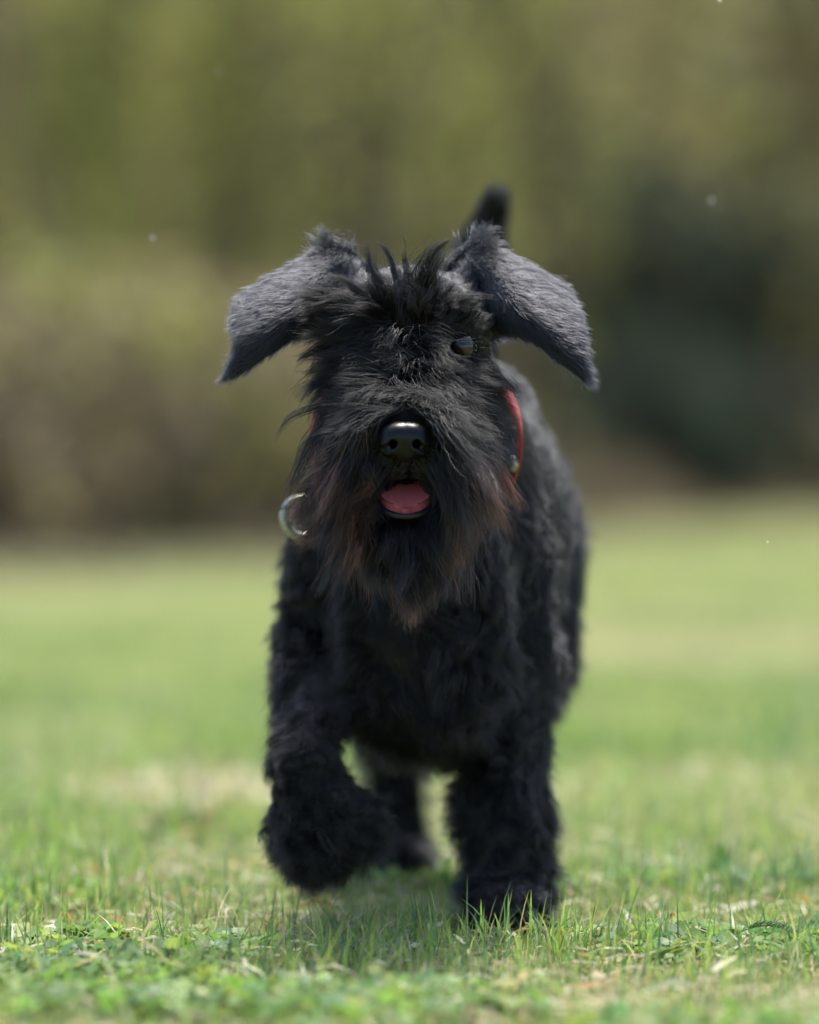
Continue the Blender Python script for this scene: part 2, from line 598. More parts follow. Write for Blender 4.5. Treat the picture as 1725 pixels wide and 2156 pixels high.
# ------------------------------------------------------------------ shrubs and trees behind the lawn
def crown(cx, cyy, z0, z1, rx, ry, n, size, cols, wts, clumps, dens_low=0.3):
    """leaves in clumps through an uneven crown -> V, F, tint"""
    cc = []
    while len(cc) < clumps:
        q = rng.uniform(-1, 1, 3)
        if np.linalg.norm(q) < 1:
            cc.append(q)
    cc = np.array(cc)
    cr = rng.uniform(0.12, 0.34, clumps)
    cb = rng.uniform(0.5, 1.45, clumps)
    k = rng.integers(0, clumps, n)
    q = cc[k] + unit(rng.normal(size=(n, 3))) * (cr[k] * rng.uniform(0.3, 1, n) ** 0.5)[:, None] * [0.8, 0.8, 2.0]
    q[:, 2] = np.clip(q[:, 2], -1, 1) + rng.normal(0, 0.03, n)
    P = np.stack([cx + q[:, 0] * rx, cyy + q[:, 1] * ry, (z0 + z1) / 2 + q[:, 2] * (z1 - z0) / 2], 1)
    P[:, 2] = np.maximum(P[:, 2], 0.08)
    a = unit(rng.normal(size=(n, 3)) + [0, 0, -0.3])
    b = unit(np.cross(a, rng.normal(size=(n, 3))))
    s = size * rng.uniform(0.6, 1.4, n)[:, None]
    nn = np.cross(a, b)
    V = np.stack([P, P + a * s * 0.5 + b * s * 0.3 + nn * s * 0.07, P + a * s, P + a * s * 0.5 - b * s * 0.3 + nn * s * 0.07], 1).reshape(-1, 3)
    base = np.arange(n)[:, None] * 4
    F = np.concatenate([base + [[0, 1, 2]], base + [[0, 2, 3]]])
    c = pick(n, cols, wts) * cb[k][:, None]
    return V, F, np.repeat(c, 4, 0)


def shrub(name, label, cat, group, x, y, h, w, cols, wts, nleaf, size, nstem, bark, low=0.1, trunk_r=0.02, clumps=60, dry=None):
    root = tag(empty(name, (x, y, 0)), label, cat, group)
    parts = []
    for i in range(nstem):
        a = rng.uniform(0, 2 * np.pi)
        r = rng.uniform(0, 1) ** 0.5 * w * 0.28 if nstem > 1 else 0
        p0 = np.array([r * np.cos(a), r * np.sin(a), 0])
        p3 = np.array([p0[0] * 2.2 + rng.normal(0, w * 0.13), p0[1] * 2.0 + rng.normal(0, w * 0.13), h * rng.uniform(0.6, 0.97)])
        t = np.linspace(0, 1, 7)[:, None]
        path = p0 * (1 - t) + p3 * t + np.stack([0.06 * w * np.sin(t[:, 0] * 5 + i), 0.06 * w * np.cos(t[:, 0] * 4 + i), 0 * t[:, 0]], 1) * t
        tr = trunk_r * rng.uniform(0.7, 1.9)
        parts.append(tube(path, np.linspace(tr, tr * 0.25, 7), 6))
        for k in range(5):
            s = rng.integers(2, 6)
            e = path[s] + np.array([rng.normal(0, w * 0.16), rng.normal(0, w * 0.16), rng.uniform(0.05, 0.2) * h])
            parts.append(tube(np.stack([path[s], (path[s] + e) / 2 + [0, 0, 0.03 * h], e]), [tr * 0.45, tr * 0.3, tr * 0.12], 5))
    V, F = join(parts)
    np_mesh('trunk' if nstem == 1 else 'stem', V, F, bark, root, True)
    V, F, c = crown(0, 0, low * h, h, w / 2, w / 2, nleaf, size, cols, wts, clumps)
    np_mesh('crown' if nstem == 1 else 'foliage', V, F, M_BUSH, root, False, c)
    return root


OLIVE = [(0.265, 0.27, 0.095), (0.31, 0.315, 0.12), (0.21, 0.235, 0.085), (0.28, 0.26, 0.13)]
BROWN = [(0.25, 0.20, 0.125), (0.21, 0.17, 0.11), (0.28, 0.235, 0.155), (0.24, 0.24, 0.09)]
DARKG = [(0.021, 0.042, 0.028), (0.030, 0.048, 0.030), (0.018, 0.035, 0.026), (0.045, 0.050, 0.032)]
BEIGE = [(0.33, 0.28, 0.17), (0.27, 0.23, 0.14), (0.28, 0.29, 0.115), (0.21, 0.19, 0.12)]
M_TWIG = plain('brown_twig', (0.16, 0.115, 0.085), 0.8, noise=0.4, scale=9)
M_DARKBARK = plain('dark_bark', (0.045, 0.035, 0.03), 0.9, noise=0.4, scale=9)


def build_backdrop():
    G1, G2, G3 = 'spring shrubs at the left edge of the lawn', 'evergreens behind the lawn', 'tall trees beyond the shrubs'
    def X(px, d):
        return (px - 862.5) / FPX * d
    S = [
        # name, label, px, distance, height, width, colours, weights, leaves, leaf size, stems, low
        ('shrub', 'brown twiggy shrub with sparse leaves at the far left of the lawn', -60, 23, 0.95, 1.5, BROWN, [3, 2, 2, 3], 2600, 0.07, 26, 0.02),
        ('shrub', 'olive and brown shrub on the lawn edge below the left ear tip', 230, 24, 1.15, 1.6, OLIVE + BROWN[:2], [2, 2, 2, 2, 2, 2], 3000, 0.07, 26, 0.02),
        ('shrub', 'brown stemmed shrub right behind the dog\'s beard on the left', 500, 26.5, 1.1, 1.5, BROWN, [3, 2, 3, 2], 4200, 0.07, 28, 0.02),
        ('shrub', 'bright olive leafy shrub rising left of the dog\'s head', 420, 30, 4.4, 2.1, OLIVE, [3, 4, 0.5, 0.5], 5600, 0.08, 18, 0.2),
        ('shrub', 'broad olive shrub directly behind the dog\'s head', 760, 32, 4.2, 1.9, OLIVE + BEIGE[:1], [3, 3, 2, 1, 1], 5600, 0.08, 20, 0.03),
        ('shrub', 'yellow green shrub behind the upright tail', 1010, 35, 4.4, 1.7, OLIVE + BEIGE[1:], [2, 0.5, 3, 1, 1, 1, 2], 5200, 0.085, 18, 0.03),
    ]
    for nm, lb, px, d, h, w, c, wt, n, sz, ns, low in S:
        shrub(nm, lb, 'shrub', G1, X(px, d), d + CAM_Y, h, w, c, wt, n, sz, ns, M_TWIG, low)
    E = [
        ('evergreen_bush', 'dark green evergreen bush right of the dog\'s ear', 1255, 41, 2.55, 1.9, DARKG, 7000, 0.07),
        ('evergreen_bush', 'blackish evergreen bush low behind the dog\'s back', 1150, 42, 1.5, 1.5, DARKG, 5000, 0.07),
        ('evergreen_bush', 'dark evergreen bush between the tall one and the right edge', 1430, 42, 2.35, 1.8, DARKG, 6000, 0.07),
        ('evergreen_bush', 'lowest and darkest evergreen bush at the lawn edge right of the dog', 1280, 38, 1.25, 2.4, DARKG, 7000, 0.06),
        ('evergreen_bush', 'dull olive bush at the right edge of the lawn', 1690, 42, 2.3, 1.7, DARKG + OLIVE[2:] + BEIGE[3:], 6000, 0.075),
    ]
    for nm, lb, px, d, h, w, c, n, sz in E:
        shrub(nm, lb, 'bush', G2, X(px, d), d + CAM_Y, h, w, c, [1] * len(c), n, sz, 12, M_DARKBARK, 0.0, 0.025, 70)
    T = [
        ('tall_tree', 'brown and olive budding tree behind the far left shrubs', 120, 34, 7.0, 3.6, BROWN + OLIVE[:1], [1.5, 1.5, 1, 3, 3], 0.12),
        ('tall_tree', 'olive budding tree behind the left shrubs', 560, 39, 7.4, 4.0, OLIVE + BROWN[:2], [3, 4, 1, 1, 0.5, 0.5], 0.12),
        ('tall_tree', 'olive and beige tree straight above the dog\'s head', 960, 44, 7.8, 4.2, OLIVE + BEIGE, [1, 0.5, 2, 1, 1, 2, 1, 2], 0.12),
        ('tall_tree', 'beige budding tree at the upper right behind the evergreens', 1350, 50, 8.2, 4.4, BEIGE, [3, 2, 2, 1], 0.13),
        ('tall_tree', 'brown bare-twigged tree at the upper right corner', 1720, 50, 8.2, 4.2, BEIGE + BROWN, [2, 2, 1, 2, 1, 2, 1, 1], 0.13),
        ('tall_tree', 'brown budding tree beyond the left edge of the lawn', -350, 38, 7.2, 4.2, BROWN + OLIVE[:1], [3, 3, 2, 1, 1], 0.13),
        ('tall_tree', 'olive tree beyond the right edge of the lawn', 2120, 50, 8.0, 4.6, BEIGE + OLIVE, [1, 2, 2, 2, 1, 1, 1, 1], 0.13),
    ]
    for nm, lb, px, d, h, w, c, wt, sz in T:
        shrub(nm, lb, 'tree', G3, X(px, d), d + CAM_Y, h, w, c, wt, 7500, sz, 1, M_BARK, 0.0, 0.11, 110)
    # far-off wood that reads as one mass
    parts, cols, off = [], [], 0
    Vs, Fs = [], []
    for i in range(60):
        x = -34 + i * 1.15 + rng.normal(0, 0.4)
        V, F, c = crown(x, 58 + rng.uniform(-2, 6), 0, rng.uniform(7.5, 10.5), 1.7, 1.7, 2400, 0.30, BEIGE + OLIVE + BROWN, [1] * 12, 40)
        Vs.append(V); Fs.append(F + off); cols.append(c); off += len(V)
    tag(np_mesh('far_wood', np.concatenate(Vs), np.concatenate(Fs), M_BUSH, None, False, np.concatenate(cols)),
        'far-off dull brown and olive wood behind the trees', 'wood', kind='stuff')
    # dead undergrowth along the foot of the shrubs
    n = 34000
    x = rng.uniform(-4.2, 5.2, n)
    y = 13.8 + (x + 2) * 4.6 + rng.normal(0, 3.0, n)
    P = np.stack([x, y, np.zeros(n)], 1)
    V, q, t, c = blades(P, rng.uniform(0.07, 0.42, n) * (0.3 + vnoise(x * 1.5, y * 0.4, 3)) * np.clip(0.45 + (y - (13.8 + (x + 2) * 4.6)) / 4, 0.12, 1.6), rng.uniform(0.012, 0.03, n), np.abs(rng.normal(0.5, 0.35, n)),
                        pick(n, [(0.22, 0.17, 0.115), (0.18, 0.14, 0.095), (0.28, 0.23, 0.16), (0.17, 0.17, 0.08)], [3, 3, 2, 1.5]), 3)
    n2 = 15000
    x = rng.uniform(-4.6, 1.6, n2)
    y = 20.5 + (x + 2) * 3.6 + rng.uniform(0, 4.5, n2)
    P = np.stack([x, y, np.zeros(n2)], 1)
    V2, q2, t2, c2 = blades(P, rng.uniform(0.12, 0.5, n2) * (0.35 + 0.9 * vnoise(x * 2, y * 0.5, 6)), rng.uniform(0.012, 0.035, n2), np.abs(rng.normal(0.35, 0.3, n2)),
                            pick(n2, [(0.33, 0.25, 0.17), (0.27, 0.20, 0.14), (0.40, 0.32, 0.22), (0.28, 0.28, 0.12)], [3, 3, 2, 1.5]), 3)
    V, q, t, c = np.concatenate([V, V2]), np.concatenate([q, q2 + len(V)]), np.concatenate([t, t2 + len(V)]), np.concatenate([c, c2])
    tag(np_mesh('dead_undergrowth', V, [q, t], M_DEAD, None, False, c), 'brown dead grass and bracken along the foot of the shrubs', 'undergrowth', kind='stuff')


build_backdrop()

# ================================================================== THE DOG
dog_prims = []                                               # (kind, params, label, blend)


def cone(a, b, ra, rb, lab, k=0.025):
    dog_prims.append(('c', (np.array(a, float), np.array(b, float), ra, rb), lab, k))


def chain(pts, rads, lab, k=0.02):
    for i in range(len(pts) - 1):
        cone(pts[i], pts[i + 1], rads[i], rads[i + 1], lab, k)


def ell(c, r, lab, k=0.03):
    dog_prims.append(('e', (np.array(c, float), np.array(r, float)), lab, k))


# trunk
ell((0.012, 0.035, 0.300), (0.080, 0.105, 0.125), 'chest')
ell((0.038, 0.220, 0.325), (0.095, 0.230, 0.130), 'body')
ell((0.054, 0.470, 0.330), (0.088, 0.130, 0.120), 'body')
chain([(0.012, 0.08, 0.412), (0.044, 0.26, 0.412), (0.055, 0.50, 0.405)], [0.055, 0.058, 0.05], 'body')
ell((0.015, 0.00, 0.235), (0.060, 0.055, 0.060), 'chest')
# neck
chain([(0.0, -0.125, 0.465), (0.006, -0.04, 0.425), (0.012, 0.05, 0.385)], [0.055, 0.066, 0.085], 'neck')
# head
ell((0.0, -0.160, 0.480), (0.060, 0.068, 0.054), 'skull', 0.02)
ell((0.0, -0.185, 0.450), (0.058, 0.058, 0.045), 'cheek', 0.02)
ell((0.024, -0.203, 0.493), (0.022, 0.020, 0.013), 'brow', 0.012)
ell((-0.026, -0.210, 0.490), (0.022, 0.020, 0.014), 'brow', 0.012)
chain([(0.0, -0.205, 0.436), (-0.002, -0.285, 0.403)], [0.038, 0.027], 'muzzle', 0.015)
cone((-0.024, -0.23, 0.405), (-0.016, -0.285, 0.388), 0.024, 0.016, 'muzzle', 0.012)
cone((0.024, -0.23, 0.405), (0.013, -0.285, 0.388), 0.024, 0.016, 'muzzle', 0.012)
chain([(0.0, -0.19, 0.385), (-0.002, -0.272, 0.336)], [0.030, 0.018], 'jaw', 0.010)
for _s in (-1, 1):
    cone((_s * 0.040, -0.150, 0.502), (_s * 0.052, -0.140, 0.528), 0.020, 0.014, 'skull', 0.012)
    cone((_s * 0.046, -0.150, 0.500), (_s * 0.064, -0.158, 0.500), 0.016, 0.010, 'skull', 0.012)
# tail, held up
chain([(0.05, 0.56, 0.42), (0.054, 0.605, 0.50), (0.064, 0.615, 0.57), (0.078, 0.605, 0.618)], [0.03, 0.02, 0.018, 0.012], 'tail')
# planted foreleg (image right)
chain([(0.064, 0.04, 0.33), (0.080, 0.06, 0.225), (0.082, 0.015, 0.10), (0.081, 0.0, 0.045)], [0.038, 0.036, 0.023, 0.022], 'leg')
ell((0.080, -0.022, 0.024), (0.029, 0.040, 0.023), 'paw', 0.015)
for dx, dy in ((-0.019, -0.045), (-0.007, -0.055), (0.007, -0.055), (0.019, -0.045)):
    ell((0.080 + dx, dy, 0.014), (0.008, 0.013, 0.012), 'paw', 0.006)
# lifted foreleg (image left): forearm forward, wrist bent, paw hanging back
chain([(-0.046, 0.03, 0.33), (-0.066, 0.045, 0.240), (-0.085, -0.075, 0.152)], [0.042, 0.028, 0.017], 'foreleg')
chain([(-0.085, -0.082, 0.142), (-0.076, -0.080, 0.112)], [0.019, 0.022], 'lift', 0.012)
ell((-0.071, -0.074, 0.099), (0.028, 0.025, 0.031), 'lift', 0.015)
for dx, dz in ((-0.018, 0.084), (-0.006, 0.075), (0.006, 0.075), (0.017, 0.082)):
    ell((-0.067 + dx, -0.064, dz), (0.008, 0.011, 0.013), 'lift', 0.006)
# hind legs
chain([(-0.012, 0.46, 0.30), (-0.028, 0.43, 0.205), (-0.018, 0.565, 0.135), (-0.008, 0.555, 0.05)], [0.07, 0.048, 0.022, 0.020], 'hind')
ell((-0.004, 0.525, 0.022), (0.026, 0.042, 0.022), 'hindpaw', 0.015)
chain([(0.096, 0.46, 0.30), (0.100, 0.42, 0.210), (0.094, 0.545, 0.135), (0.092, 0.525, 0.05)], [0.058, 0.042, 0.022, 0.020], 'hind')
ell((0.092, 0.495, 0.022), (0.026, 0.042, 0.022), 'hindpaw', 0.015)

# ears: folded flaps described by a grid of points on their sheet
EARL = [[(780, 566, -.122), (706, 524, -.138), (606, 572, -.150), (522, 620, -.148)],
        [(752, 580, -.116), (668, 590, -.174), (590, 626, -.188), (512, 662, -.182)],
        [(736, 640, -.122), (644, 652, -.197), (580, 686, -.211), (515, 714, -.208)],
        [(722, 690, -.128), (622, 698, -.193), (560, 740, -.209), (490, 786, -.210)]]
EARR = [[(934, 566, -.122), (1004, 520, -.138), (1096, 558, -.150), (1182, 608, -.148)],
        [(962, 580, -.116), (1050, 590, -.174), (1128, 630, -.188), (1206, 672, -.182)],
        [(978, 640, -.122), (1080, 652, -.197), (1148, 692, -.211), (1216, 738, -.208)],
        [(992, 690, -.128), (1096, 696, -.193), (1164, 738, -.209), (1232, 792, -.210)]]


def ear_sheet(G, nu=40, nv=28):
    A = np.array([[at(*p) for p in row] for row in G])        # 4 rows (v) x 4 cols (u)
    u, v = np.linspace(0, 3, nu), np.linspace(0, 3, nv)

    def cat(B, s):                                            # Catmull-Rom along the first axis
        out = []
        Bp = np.concatenate([[2 * B[0] - B[1]], B, [2 * B[-1] - B[-2]]])
        for q in s:
            i = min(int(q), 2)
            f = q - i
            p0, p1, p2, p3 = Bp[i], Bp[i + 1], Bp[i + 2], Bp[i + 3]
            out.append(0.5 * (2 * p1 + (p2 - p0) * f + (2 * p0 - 5 * p1 + 4 * p2 - p3) * f * f + (3 * p1 - p0 - 3 * p2 + p3) * f ** 3))
        return np.array(out)
    B = cat(A, v)
    return np.transpose(cat(np.transpose(B, (1, 0, 2)), u), (1, 0, 2))   # nv, nu, 3


EL, ER = ear_sheet(EARL), ear_sheet(EARR)
EAR_R = 0.0034
HCELL = 0.004
ORG = np.array([-0.24, -0.36, -0.02])
DIM = (int(0.48 / HCELL) + 1, int(1.02 / HCELL) + 1, int(0.70 / HCELL) + 1)


def prim_d(p, P):
    return d_cone(P, *p[1]) if p[0] == 'c' else d_ell(P, *p[1])


def build_sdf():
    S = np.full(DIM, 0.08, np.float32)
    ax = [ORG[i] + HCELL * np.arange(DIM[i]) for i in range(3)]

    def box(lo, hi):
        a = [max(int((lo[i] - ORG[i]) / HCELL), 0) for i in range(3)]
        b = [min(int((hi[i] - ORG[i]) / HCELL) + 2, DIM[i]) for i in range(3)]
        sl_ = tuple(slice(a[i], b[i]) for i in range(3))
        g = np.stack(np.meshgrid(*[ax[i][sl_[i]] for i in range(3)], indexing='ij'), -1)
        return sl_, g
    for p in dog_prims:
        if p[0] == 'c':
            a, b, ra, rb = p[1]
            m = max(ra, rb) + 0.06
            lo, hi = np.minimum(a, b) - m, np.maximum(a, b) + m
        else:
            lo, hi = p[1][0] - p[1][1] - 0.06, p[1][0] + p[1][1] + 0.06
        sl_, g = box(lo, hi)
        S[sl_] = smin(S[sl_], prim_d(p, g), p[3])
    for E in (EL, ER):
        D = np.full(DIM, 0.08, np.float32)
        for q in E.reshape(-1, 3):
            sl_, g = box(q - 0.02, q + 0.02)
            D[sl_] = np.minimum(D[sl_], np.linalg.norm(g - q, axis=-1) - EAR_R)
        S = np.where(D < 0.079, smin(S, D, 0.008), S)
    return S


SDF = build_sdf().astype(np.float32)
GRAD = np.stack(np.gradient(SDF, HCELL), -1).astype(np.float32)


def tri_sample(A, P):
    q = (P - ORG) / HCELL
    q = np.clip(q, 0, np.array(DIM) - 1.001)
    i = q.astype(np.int32)
    f = (q - i).astype(np.float32)
    out = 0
    for dx in (0, 1):
        for dy in (0, 1):
            for dz in (0, 1):
                w = (f[:, 0] if dx else 1 - f[:, 0]) * (f[:, 1] if dy else 1 - f[:, 1]) * (f[:, 2] if dz else 1 - f[:, 2])
                v = A[i[:, 0] + dx, i[:, 1] + dy, i[:, 2] + dz]
                out = out + (w[:, None] * v if v.ndim == 2 else w * v)
    return out


BV, BF = surface_nets(SDF, ORG, HCELL)
M_SKIN = plain('black_skin', (0.004, 0.004, 0.004), 0.8, spec=0.06, noise=0.3)
dog = np_mesh('dog', BV, BF, M_SKIN, None, True)
tag(dog, 'black shaggy schnauzer walking towards the camera on grass, one forepaw lifted', 'dog')

# ------------------------------------------------------------------ fur
M_COAT = hair_mat('black_coat_hair', (2.3, 2.3, 2.05), (0.35, 0.9, 1.6), 0.42, 0.55, 1.58)
M_EARHAIR = hair_mat('ear_hair_sun_and_shade', (0.98, 0.98, 0.90), (4.5, 4.6, 4.5), 0.42, 0.55, 1.6)  # charcoal ear and crown hair, painted paler for sunlight and darker for shade
M_BEARD = hair_mat('beard_hair', (3.4, 3.5, 3.4), (0.40, 0.90, 1.28), 0.34, 0.5, 1.52)

tri = np.concatenate([BF[:, [0, 1, 2]], BF[:, [0, 2, 3]]])
tA = 0.5 * np.linalg.norm(np.cross(BV[tri[:, 1]] - BV[tri[:, 0]], BV[tri[:, 2]] - BV[tri[:, 0]]), axis=1)
tC = BV[tri].mean(1)
LABS = ['chest', 'body', 'neck', 'skull', 'cheek', 'brow', 'muzzle', 'jaw', 'tail', 'leg', 'foreleg', 'paw', 'lift', 'hind', 'hindpaw', 'earl', 'earr']


def label_points(P):
    best = np.full(len(P), 9.0)
    lab = np.zeros(len(P), int)
    for p in dog_prims:
        d = prim_d(p, P)
        m = d < best
        best[m] = d[m]
        lab[m] = LABS.index(p[2])
    for nm, E in (('earl', EL), ('earr', ER)):
        kd = kdtree.KDTree(E.shape[0] * E.shape[1])
        for i, q in enumerate(E.reshape(-1, 3)):
            kd.insert(q, i)
        kd.balance()
        lo, hi = E.reshape(-1, 3).min(0) - 0.02, E.reshape(-1, 3).max(0) + 0.02
        for i in np.where(np.all((P > lo) & (P < hi), 1))[0]:
            if kd.find(P[i])[2] < EAR_R + 0.0035:
                lab[i] = LABS.index(nm)
    return lab


tL = label_points(tC)


def roots(n, labs, mask=None):
    ok = np.isin(tL, [LABS.index(l) for l in labs])
    if mask is not None:
        ok &= mask(tC)
    w = tA * ok
    k = rng.choice(len(tri), n, p=w / w.sum())
    a, b = rng.uniform(size=(2, n))
    fl = a + b > 1
    a[fl], b[fl] = 1 - a[fl], 1 - b[fl]
    T = BV[tri[k]]
    P = T[:, 0] + a[:, None] * (T[:, 1] - T[:, 0]) + b[:, None] * (T[:, 2] - T[:, 0])
    N = unit(tri_sample(GRAD, P))
    return P, N


def vary(n, s):
    return rng.normal(0, s, (n, 3))


reseed(501)
_FK = rng.normal(0, 1, (10, 3))
_FP = rng.uniform(0, 2 * np.pi, (10, 3))


def flow(P, scale):
    """smooth random direction field: the swirls of a shaggy coat"""
    q = (P / scale) @ _FK.T
    return np.stack([np.sin(q + _FP[:, k]).sum(1) for k in range(3)], 1) / 10 ** 0.5


def field(P, scale, k=0):
    return np.clip(0.5 + 0.5 * flow(P + k * 0.37, scale)[:, k % 3], 0, 1)


def grow(P, N, comb, L, K=7, lift0=0.6, lift1=0.1, grav=0.2, clumps=None, clump=0.6, wave=0.08, wfreq=1.3, frizz=0.03,
         fly=0.03, droop=0.8, collide=0.0008, extra=None, stray=0.12, swirl=0.0):
    """hair strands: root direction turns from (normal*lift0 + comb) to (normal*lift1 + comb + gravity) along the strand"""
    n = len(P)
    comb = comb - N * np.sum(comb * N, 1, keepdims=True) * 0.7
    comb = unit(comb) + vary(n, stray)
    if swirl:
        comb = comb + swirl * (flow(P, 0.016) + 0.6 * flow(P + 1.3, 0.007))
    comb = unit(comb)
    g = np.array([0, 0, -1.0])
    lift0 = np.broadcast_to(lift0, (n,))[:, None]
    lift1 = np.broadcast_to(lift1, (n,))[:, None]
    grav = np.broadcast_to(grav, (n,))[:, None]
    d0 = unit(N * lift0 + comb)
    d1 = unit(N * lift1 + comb + g * grav)
    t = np.linspace(0, 1, K)
    w = (t ** droop)[None, :, None]
    D = unit(d0[:, None] * (1 - w) + d1[:, None] * w)
    step = (L / (K - 1))[:, None, None]
    X = np.concatenate([np.zeros((n, 1, 3)), np.cumsum(D[:, :-1] * step, 1)], 1) + P[:, None]
    if clumps:
        seeds = rng.choice(n, min(clumps, n), replace=False)
        kd = kdtree.KDTree(len(seeds))
        for i, s in enumerate(seeds):
            kd.insert(P[s], i)
        kd.balance()
        ci = np.array([kd.find(p)[1] for p in P])
        c = seeds[ci]
        ph = rng.uniform(0, 2 * np.pi, (len(seeds), 2))
        A = unit(np.cross(d1[seeds], vary(len(seeds), 1.0)))
        B = np.cross(d1[seeds], A)
        fr = wfreq * rng.uniform(0.7, 1.4, len(seeds))
        am = wave * rng.uniform(0.4, 1.5, len(seeds))
        arg = 2 * np.pi * fr[ci][:, None] * t[None]
        env = (t[None] ** 0.8) * am[ci][:, None] * L[:, None]
        w1 = env * np.sin(arg + ph[ci, 0][:, None])
        w2 = env * np.cos(arg * 0.9 + ph[ci, 1][:, None])
        tgt = X[c] + (P - P[c])[:, None] * (1 - 0.85 * smooth01(t * 1.1))[None, :, None]
        # keep each strand's own length along the clump
        cl = np.clip(clump * rng.uniform(0.55, 1.25, n), 0, 0.97)
        cl[rng.uniform(size=n) < fly] *= 0.15
        f = cl[:, None, None] * smooth01(t * 1.3)[None, :, None]
        X = X * (1 - f) + tgt * f
        X = X + w1[..., None] * A[ci][:, None] + w2[..., None] * B[ci][:, None]
    # strand noise
    fz = np.cumsum(rng.normal(0, 1, (n, K, 3)), 1) * (frizz * L / K ** 0.5)[:, None, None]
    fz -= fz[:, :1]
    X = X + fz
    if extra is not None:
        X = extra(X)
    # push out of the body
    for _ in range(2):
        flat = X[:, 1:].reshape(-1, 3)
        s = tri_sample(SDF, flat)
        gr = unit(tri_sample(GRAD, flat))
        push = np.maximum(collide - s, 0)
        X[:, 1:] = (flat + gr * push[:, None]).reshape(n, K - 1, 3)
    X[..., 2] = np.maximum(X[..., 2], 0.002)
    return X


def outside(X, vols):
    """indices of the strands that stay out of the given ellipsoids (centre, radii)"""
    bad = np.zeros(len(X), bool)
    for c, r in vols:
        for f in (0.0, 0.25, 0.5, 0.75):
            Y = X[:, :-1] * (1 - f) + X[:, 1:] * f if f else X
            bad |= (np.linalg.norm((Y - c) / np.array(r), axis=-1) < 1).any(1)
    return ~bad


def hair_object(name, strands, mat, rad, rust_or_shade=None, parent=None):
    """strands: list of (n,K,3) arrays; rad: list of root radii; rust: list of (n,) or (n,K) arrays"""
    parent = parent or dog
    hc = bpy.data.hair_curves.new(name)
    sizes = np.concatenate([np.full(len(s), s.shape[1], np.int32) for s in strands])
    hc.add_curves(sizes.tolist())
    pos = np.concatenate([s.reshape(-1, 3) for s in strands]).astype(np.float32)
    hc.attributes['position'].data.foreach_set('vector', pos.ravel())
    rr, ru = [], []
    for i, s in enumerate(strands):
        n, K = s.shape[:2]
        t = np.linspace(0, 1, K)
        r = rad[i] if isinstance(rad, (list, tuple)) else rad
        rr.append((r * rng.uniform(0.75, 1.25, (n, 1)) * (1 - 0.8 * t ** 2)[None]).ravel())
        q = np.zeros((n, K)) if rust_or_shade is None else np.broadcast_to(rust_or_shade[i], (n, K))
        ru.append(q.ravel())
    a = hc.attributes.get('radius') or hc.attributes.new('radius', 'FLOAT', 'POINT')
    a.data.foreach_set('value', np.concatenate(rr).astype(np.float32))
    a = hc.attributes.new('rust_or_shade', 'FLOAT', 'POINT')
    a.data.foreach_set('value', np.concatenate(ru).astype(np.float32))
    o = bpy.data.objects.new(name, hc)
    hc.materials.append(mat)
    COL.objects.link(o)
    o.parent = parent
    return o


def V3(n, *v):
    return np.tile(np.array(v, float), (n, 1))


NOSE = np.array([-0.0035, -0.312, 0.3985])
MOUTH = np.array([-0.003, -0.295, 0.357])


FACE_FREE = [(NOSE + [0, -0.010, 0.005], (0.0210, 0.034, 0.0205)), (MOUTH + [0, -0.012, 0.001], (0.0238, 0.036, 0.0160))]


# eyes sit in the face where its surface is
def face_y(x, z):
    ys = np.linspace(-0.30, -0.10, 400)
    d = tri_sample(SDF, np.stack([np.full(400, x), ys, np.full(400, z)], 1))
    return ys[np.argmax(d < 0)]


EYES = []
for _px in (973, 750):
    _e = at(_px, 731, -0.225)
    EYES.append(np.array([_e[0], face_y(_e[0], _e[2]) + 0.0018, _e[2]]))


def clear_eye(X):
    e = EYES[0]
    dx, dz = X[..., 0] - e[0], X[..., 2] - e[2]
    r = np.sqrt(dx ** 2 + (dz * 1.5 + 0.0008) ** 2) + 1e-9
    lim = 0.0104
    m = (r < lim) & (X[..., 1] < e[1] + 0.004)
    k = np.where(m, lim / r, 1.0)
    X[..., 0] = e[0] + dx * k
    X[..., 2] = e[2] + dz * k
    return X


def free_eye(X):
    return X[outside(X, [(EYES[0] + [0, -0.014, -0.0006], (0.0096, 0.024, 0.0060))])]


